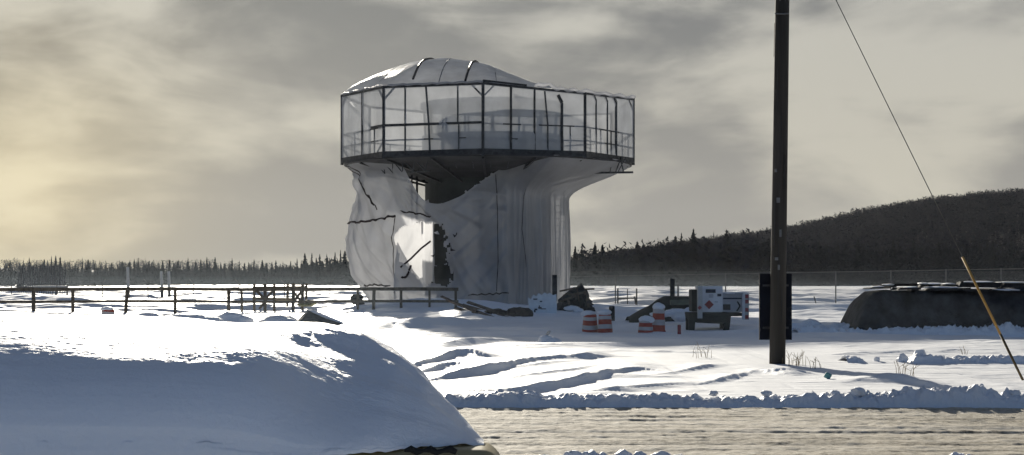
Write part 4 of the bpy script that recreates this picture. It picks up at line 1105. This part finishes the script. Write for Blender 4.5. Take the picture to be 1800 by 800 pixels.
bo = D.objects.new('body', me); COL.objects.link(bo); bo.parent = car; bo.location = -car.location
q = MB(); q.tube([(-.43+k*.026, 6.475+.004*math.sin(k), 1.312+.008*math.sin(k*2.1)) for k in range(9)], [.006+.010*abs(math.sin(k*1.1)) for k in range(9)], 8); q.build('roof_seal', M['rubber'], car, True)
for x0, x1 in ((-3.6, -2.5), (-2.35, -1.3), (-1.15, -.4)):
    q = MB(); q.box(((x0+x1)/2, 6.425, .98), (x1-x0, .02, .34)); q.build('window', M['cabglass'], car, bevel=.008)
for x in (-3.3, -.95):
    for y in (6.5, 8.9):
        q = MB(); q.tube([(x, y-.12, .33), (x, y-.1, .33), (x, y+.1, .33), (x, y+.12, .33)], [.28, .33, .33, .28], 24)
        w_ = q.build('wheel', M['rubber'], car, True)
n = 520; k = 380
X = np.concatenate([np.linspace(-3.9, -2.4, 60)[:-1], np.linspace(-2.4, -.115, n-59)])
Vt = np.concatenate([np.linspace(0, .12, 60)[:-1], np.linspace(.12, .9, 200)[:-1], np.linspace(.9, 2.55, k-258)])
Vg, Xg = np.meshgrid(Vt, X, indexing='ij')
z0 = np.interp(Xg, [-3.9, -.85, -.6, -.115], [1.275, 1.275, 1.308, 1.316])
Ht = smooth_table([-3.9, -2.7, -2.3, -1.8, -1.4, -1.1, -.94, -.683, -.508, -.373, -.27, -.219, -.169, -.131, -.115], [1.87, 1.852, 1.835, 1.808, 1.785, 1.772, 1.764, 1.735, 1.667, 1.575, 1.47, 1.414, 1.366, 1.33, 1.315], Xg, .02)
yf = 6.38+.34*np.clip((Xg+.85)/.735, 0, 1)**1.5
yb = yf+(np.interp(Xg, [-1.6, -.94, -.683, -.508, -.373, -.27, -.169, -.115], [8.3, 7.85, 7.5, 7.25, 7.1, 7.0, 6.88, 6.8])-yf)/.745
prof = np.interp(Vg, [0, .01, .03, .07, .12, .2, .3, .42, .55, .7, .9, 1.2, 1.6, 1.9, 2.2, 2.4, 2.55], [0, .10, .22, .36, .47, .59, .69, .77, .825, .865, .90, .945, .985, 1.0, .97, .80, .0])
prof = (prof+np.interp(Vg+.03, [0, .01, .03, .07, .12, .2, .3, .42, .55, .7, .9, 1.2, 1.6, 1.9, 2.2, 2.4, 2.55], [0, .10, .22, .36, .47, .59, .69, .77, .825, .865, .90, .945, .985, 1.0, .97, .80, .0])*(Vg > .03)+prof*(Vg <= .03))/2
rw = ss(-1.15, -.6, Xg); prof = prof*(1-rw)+rw*np.where(Vg < 1.9, np.clip(Vg/1.9, 0, 1)**.62, prof)
wob = .05*fbm(Xg*1.1, Vg*.9, 500, 3)
topm = ss(.20, .55, Vg+.22*fbm(Xg*2.3, Vg*0, 505, 3))*(1-ss(2.2, 2.5, Vg))*(1-.5*ss(.8, 1.4, Vg))
grain = .0042*fbm(Xg*8, Vg*11, 510, 5, .65)+.0028*fbm(Xg*30, Vg*40, 515, 3, .6)
hump = .010*fbm(Xg*2.4, Vg*3.2, 520, 3)
dents = 0
for cx, cv, w_, dp in ((-2.62, 1.35, .28, .06), (-1.95, 1.75, .14, .03), (-1.6, 1.7, .14, .03), (-1.25, 1.5, .12, .025), (-1.15, 1.1, .12, .025), (-.98, 1.35, .14, .03)):
    dents = dents-dp*np.exp(-((Xg-cx)/w_)**2-((Vg-cv)/.16)**2)
fall = np.clip((Ht-z0)/.42, 0, 1)
Z = z0+(Ht-z0)*prof+(wob*prof+(grain+hump+dents)*topm+.004*fbm(Xg*3, Vg*4, 530, 3))*fall*(Vg > .012)*(Vg < 2.45)
Y = yf+Vg*(yb-yf)/2.55
edge = .025*fbm(Xg*14, Xg*0, 540, 3)*(Vg < .02)
Z = Z+np.where(Vg < .02, edge*.6, 0)-np.where((Vg >= 2.54), .0, 0)
XX = Xg+.012*fbm(Y*9, Z*12, 545, 3)*(Xg > -.7)
cp = np_mesh('snow_pillow', np.stack([XX.ravel(), Y.ravel(), Z.ravel()], -1), grid_faces(len(X), len(Vt)), M['snow_fine'])
tag(cp, 'deep rounded pillow of snow lying on the car roof, shaded towards the viewer', 'snow')
# ------------------------------------------------------------------ air and drifting snow
def volume(name, dens, col, ani):
    m = D.materials.new(name); m.use_nodes = True; nt = m.node_tree; nt.nodes.remove(nt.nodes['Principled BSDF'])
    v = nt.nodes.new('ShaderNodeVolumePrincipled'); v.inputs['Density'].default_value = dens; v.inputs['Color'].default_value = (*col, 1); v.inputs['Anisotropy'].default_value = ani
    nt.links.new(v.outputs[0], nt.nodes['Material Output'].inputs['Volume']); return m
HAZE = .000022
if HAZE:
    q = MB(); x0, x1, y0, y1, z0_, z1 = -2450, 2450, -66, 1520, -9, 66
    q.box(((x0+x1)/2, (y0+y1)/2, (z0_+z1)/2), (x1-x0, y1-y0, z1-z0_))
    tag(q.build('haze', volume('haze_air', HAZE, (.86, .90, 1.0), .4), None), 'thin winter haze over the field', kind='stuff')
def drift(name, c, s, dens, label):
    bm = bmesh.new(); bmesh.ops.create_icosphere(bm, subdivisions=4, radius=1)
    for v in bm.verts: v.co = (c[0]+v.co.x*s[0], c[1]+v.co.y*s[1], c[2]+v.co.z*s[2]*(1 if v.co.z > 0 else .25))
    me = D.meshes.new(name); bm.to_mesh(me); bm.free(); me.materials.append(volume(name+'_air', dens, (.74, .87, 1.0), .4))
    o = D.objects.new(name, me); COL.objects.link(o); tag(o, label, kind='stuff')
for h_, k_ in ((1.8, .00009), (3.0, .00008), (4.6, .00007), (6.6, .00006), (8.8, .00004)):
    drift('haze', (-75-h_, 297+h_, .5), (150-h_, 92-h_, h_), k_, 'veil of blowing snow thinning upwards before the left tree line')
for h_, k_ in ((1.6, .00004), (2.8, .00003), (4.4, .00002), (6.4, .000015)):
    drift('haze', (110+h_, 268+h_, .5), (130-h_, 80-h_, h_), k_, 'thin veil of blowing snow in front of the hill')
drift('haze', (2.5, 62, .2), (17, 27, 1.9), .0005, 'wisps of blowing snow low over the yard before the tower')

# ------------------------------------------------------------------ sky, sun, camera
AZ, EL = -10.0, 16.0          # sun azimuth from the view axis (negative = left) and elevation
w = D.worlds.new('World'); scene.world = w; w.use_nodes = True; nt = w.node_tree; N = nt.nodes; Lk = nt.links
bg = N['Background']; bg.inputs['Strength'].default_value = .10
sky = N.new('ShaderNodeTexSky'); sky.sky_type = 'NISHITA'; sky.sun_disc = False
sky.sun_elevation = R(EL); sky.sun_rotation = R(AZ); sky.air_density = 1.2; sky.dust_density = 1.0; sky.ozone_density = 2.0
tc = N.new('ShaderNodeTexCoord')
def math_(op, a, b=None, c=None):
    n = N.new('ShaderNodeMath'); n.operation = op
    for i, v in enumerate((a, b, c)):
        if v is None: continue
        if isinstance(v, (int, float)): n.inputs[i].default_value = v
        else: Lk.new(v, n.inputs[i])
    return n.outputs[0]
def noise_(scale, sv, detail=6, rough=.5, dist=0, loc=(0, 0, 0)):
    mp = N.new('ShaderNodeMapping'); mp.inputs['Scale'].default_value = sv; mp.inputs['Location'].default_value = loc
    Lk.new(tc.outputs['Generated'], mp.inputs['Vector'])
    n = N.new('ShaderNodeTexNoise'); n.inputs['Scale'].default_value = scale; n.inputs['Detail'].default_value = detail
    n.inputs['Roughness'].default_value = rough; n.inputs['Distortion'].default_value = dist
    Lk.new(mp.outputs[0], n.inputs['Vector']); return n.outputs['Fac']
def map_(v, a, b, c, d):
    n = N.new('ShaderNodeMapRange'); n.interpolation_type = 'SMOOTHSTEP'
    Lk.new(v, n.inputs[0])
    for i, k in enumerate((a, b, c, d)): n.inputs[i+1].default_value = k
    return n.outputs[0]
def mixc(fac, a, b, mode='MIX'):
    n = N.new('ShaderNodeMix'); n.data_type = 'RGBA'; n.blend_type = mode
    if isinstance(fac, (int, float)): n.inputs[0].default_value = fac
    else: Lk.new(fac, n.inputs[0])
    for i, v in ((6, a), (7, b)):
        if isinstance(v, tuple): n.inputs[i].default_value = (*v, 1)
        else: Lk.new(v, n.inputs[i])
    return n.outputs[2]
sep = N.new('ShaderNodeSeparateXYZ'); Lk.new(tc.outputs['Generated'], sep.inputs[0])
n1 = noise_(1, (5.0, 2, 17), 6, .48, .45, (2.3, 0, 1.1))
n2 = noise_(1, (13, 3, 30), 5, .5, .4, (5.1, 0, 2.7))
cl = math_('ADD', math_('MULTIPLY', n1, .70), math_('MULTIPLY', n2, .30))
band = map_(cl, .42, .60, 0, 1)
hi = map_(sep.outputs['Z'], .02, .20, 0, 1)
dark = mixc(hi, (1.40, 1.35, 1.22), (.84, .86, .865))
light = mixc(hi, (2.25, 2.13, 1.78), (2.1, 2.06, 1.86))
cloud = mixc(band, dark, light)
def glow(v, p):
    d = Vector(v).normalized(); n = N.new('ShaderNodeVectorMath'); n.operation = 'DOT_PRODUCT'
    nn = N.new('ShaderNodeVectorMath'); nn.operation = 'NORMALIZE'; Lk.new(tc.outputs['Generated'], nn.inputs[0])
    Lk.new(nn.outputs[0], n.inputs[0]); n.inputs[1].default_value = d
    return math_('POWER', math_('MAXIMUM', n.outputs['Value'], 0), p)
g1_ = math_('MULTIPLY', glow((-900, F, 120), 170), map_(n1, .3, .6, .8, 1.05))
cloud = mixc(g1_, cloud, (.92, .66, .14), 'ADD')
g2_ = glow((-500, F, 600), 60)
cloud = mixc(g2_, cloud, (.22, .20, .14), 'ADD')
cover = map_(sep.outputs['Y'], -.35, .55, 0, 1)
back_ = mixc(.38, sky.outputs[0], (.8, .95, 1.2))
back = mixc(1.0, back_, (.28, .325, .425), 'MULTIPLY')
cloud = mixc(map_(sep.outputs['Z'], .19, .45, 0, .72), cloud, (.10, .13, .19))
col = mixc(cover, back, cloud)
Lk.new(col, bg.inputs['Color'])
sun = D.lights.new('sun', 'SUN'); sun.energy = 3.3; sun.angle = R(1.0); sun.color = (1, .93, .80)
so = D.objects.new('sun', sun); COL.objects.link(so)
S = Vector((math.sin(R(AZ))*math.cos(R(EL)), math.cos(R(AZ))*math.cos(R(EL)), math.sin(R(EL))))
so.rotation_euler = S.to_track_quat('Z', 'Y').to_euler()
cam = D.cameras.new('camera'); co = D.objects.new('camera', cam); COL.objects.link(co)
co.location = (0, 0, EYE); co.rotation_euler = (R(90), 0, 0)
cam.sensor_width = 36; cam.lens = F/1800*36; cam.shift_y = (HZ-400)/1800; cam.clip_end = 30000; cam.clip_start = .1
scene.camera = co
scene.view_settings.view_transform = 'Standard'; scene.view_settings.look = 'None'; scene.view_settings.gamma = 1; scene.view_settings.exposure = 1.3
scene.render.engine = 'CYCLES'
scene.cycles.use_denoising = True; scene.cycles.max_bounces = 8; scene.cycles.transparent_max_bounces = 24; scene.cycles.volume_bounces = 0
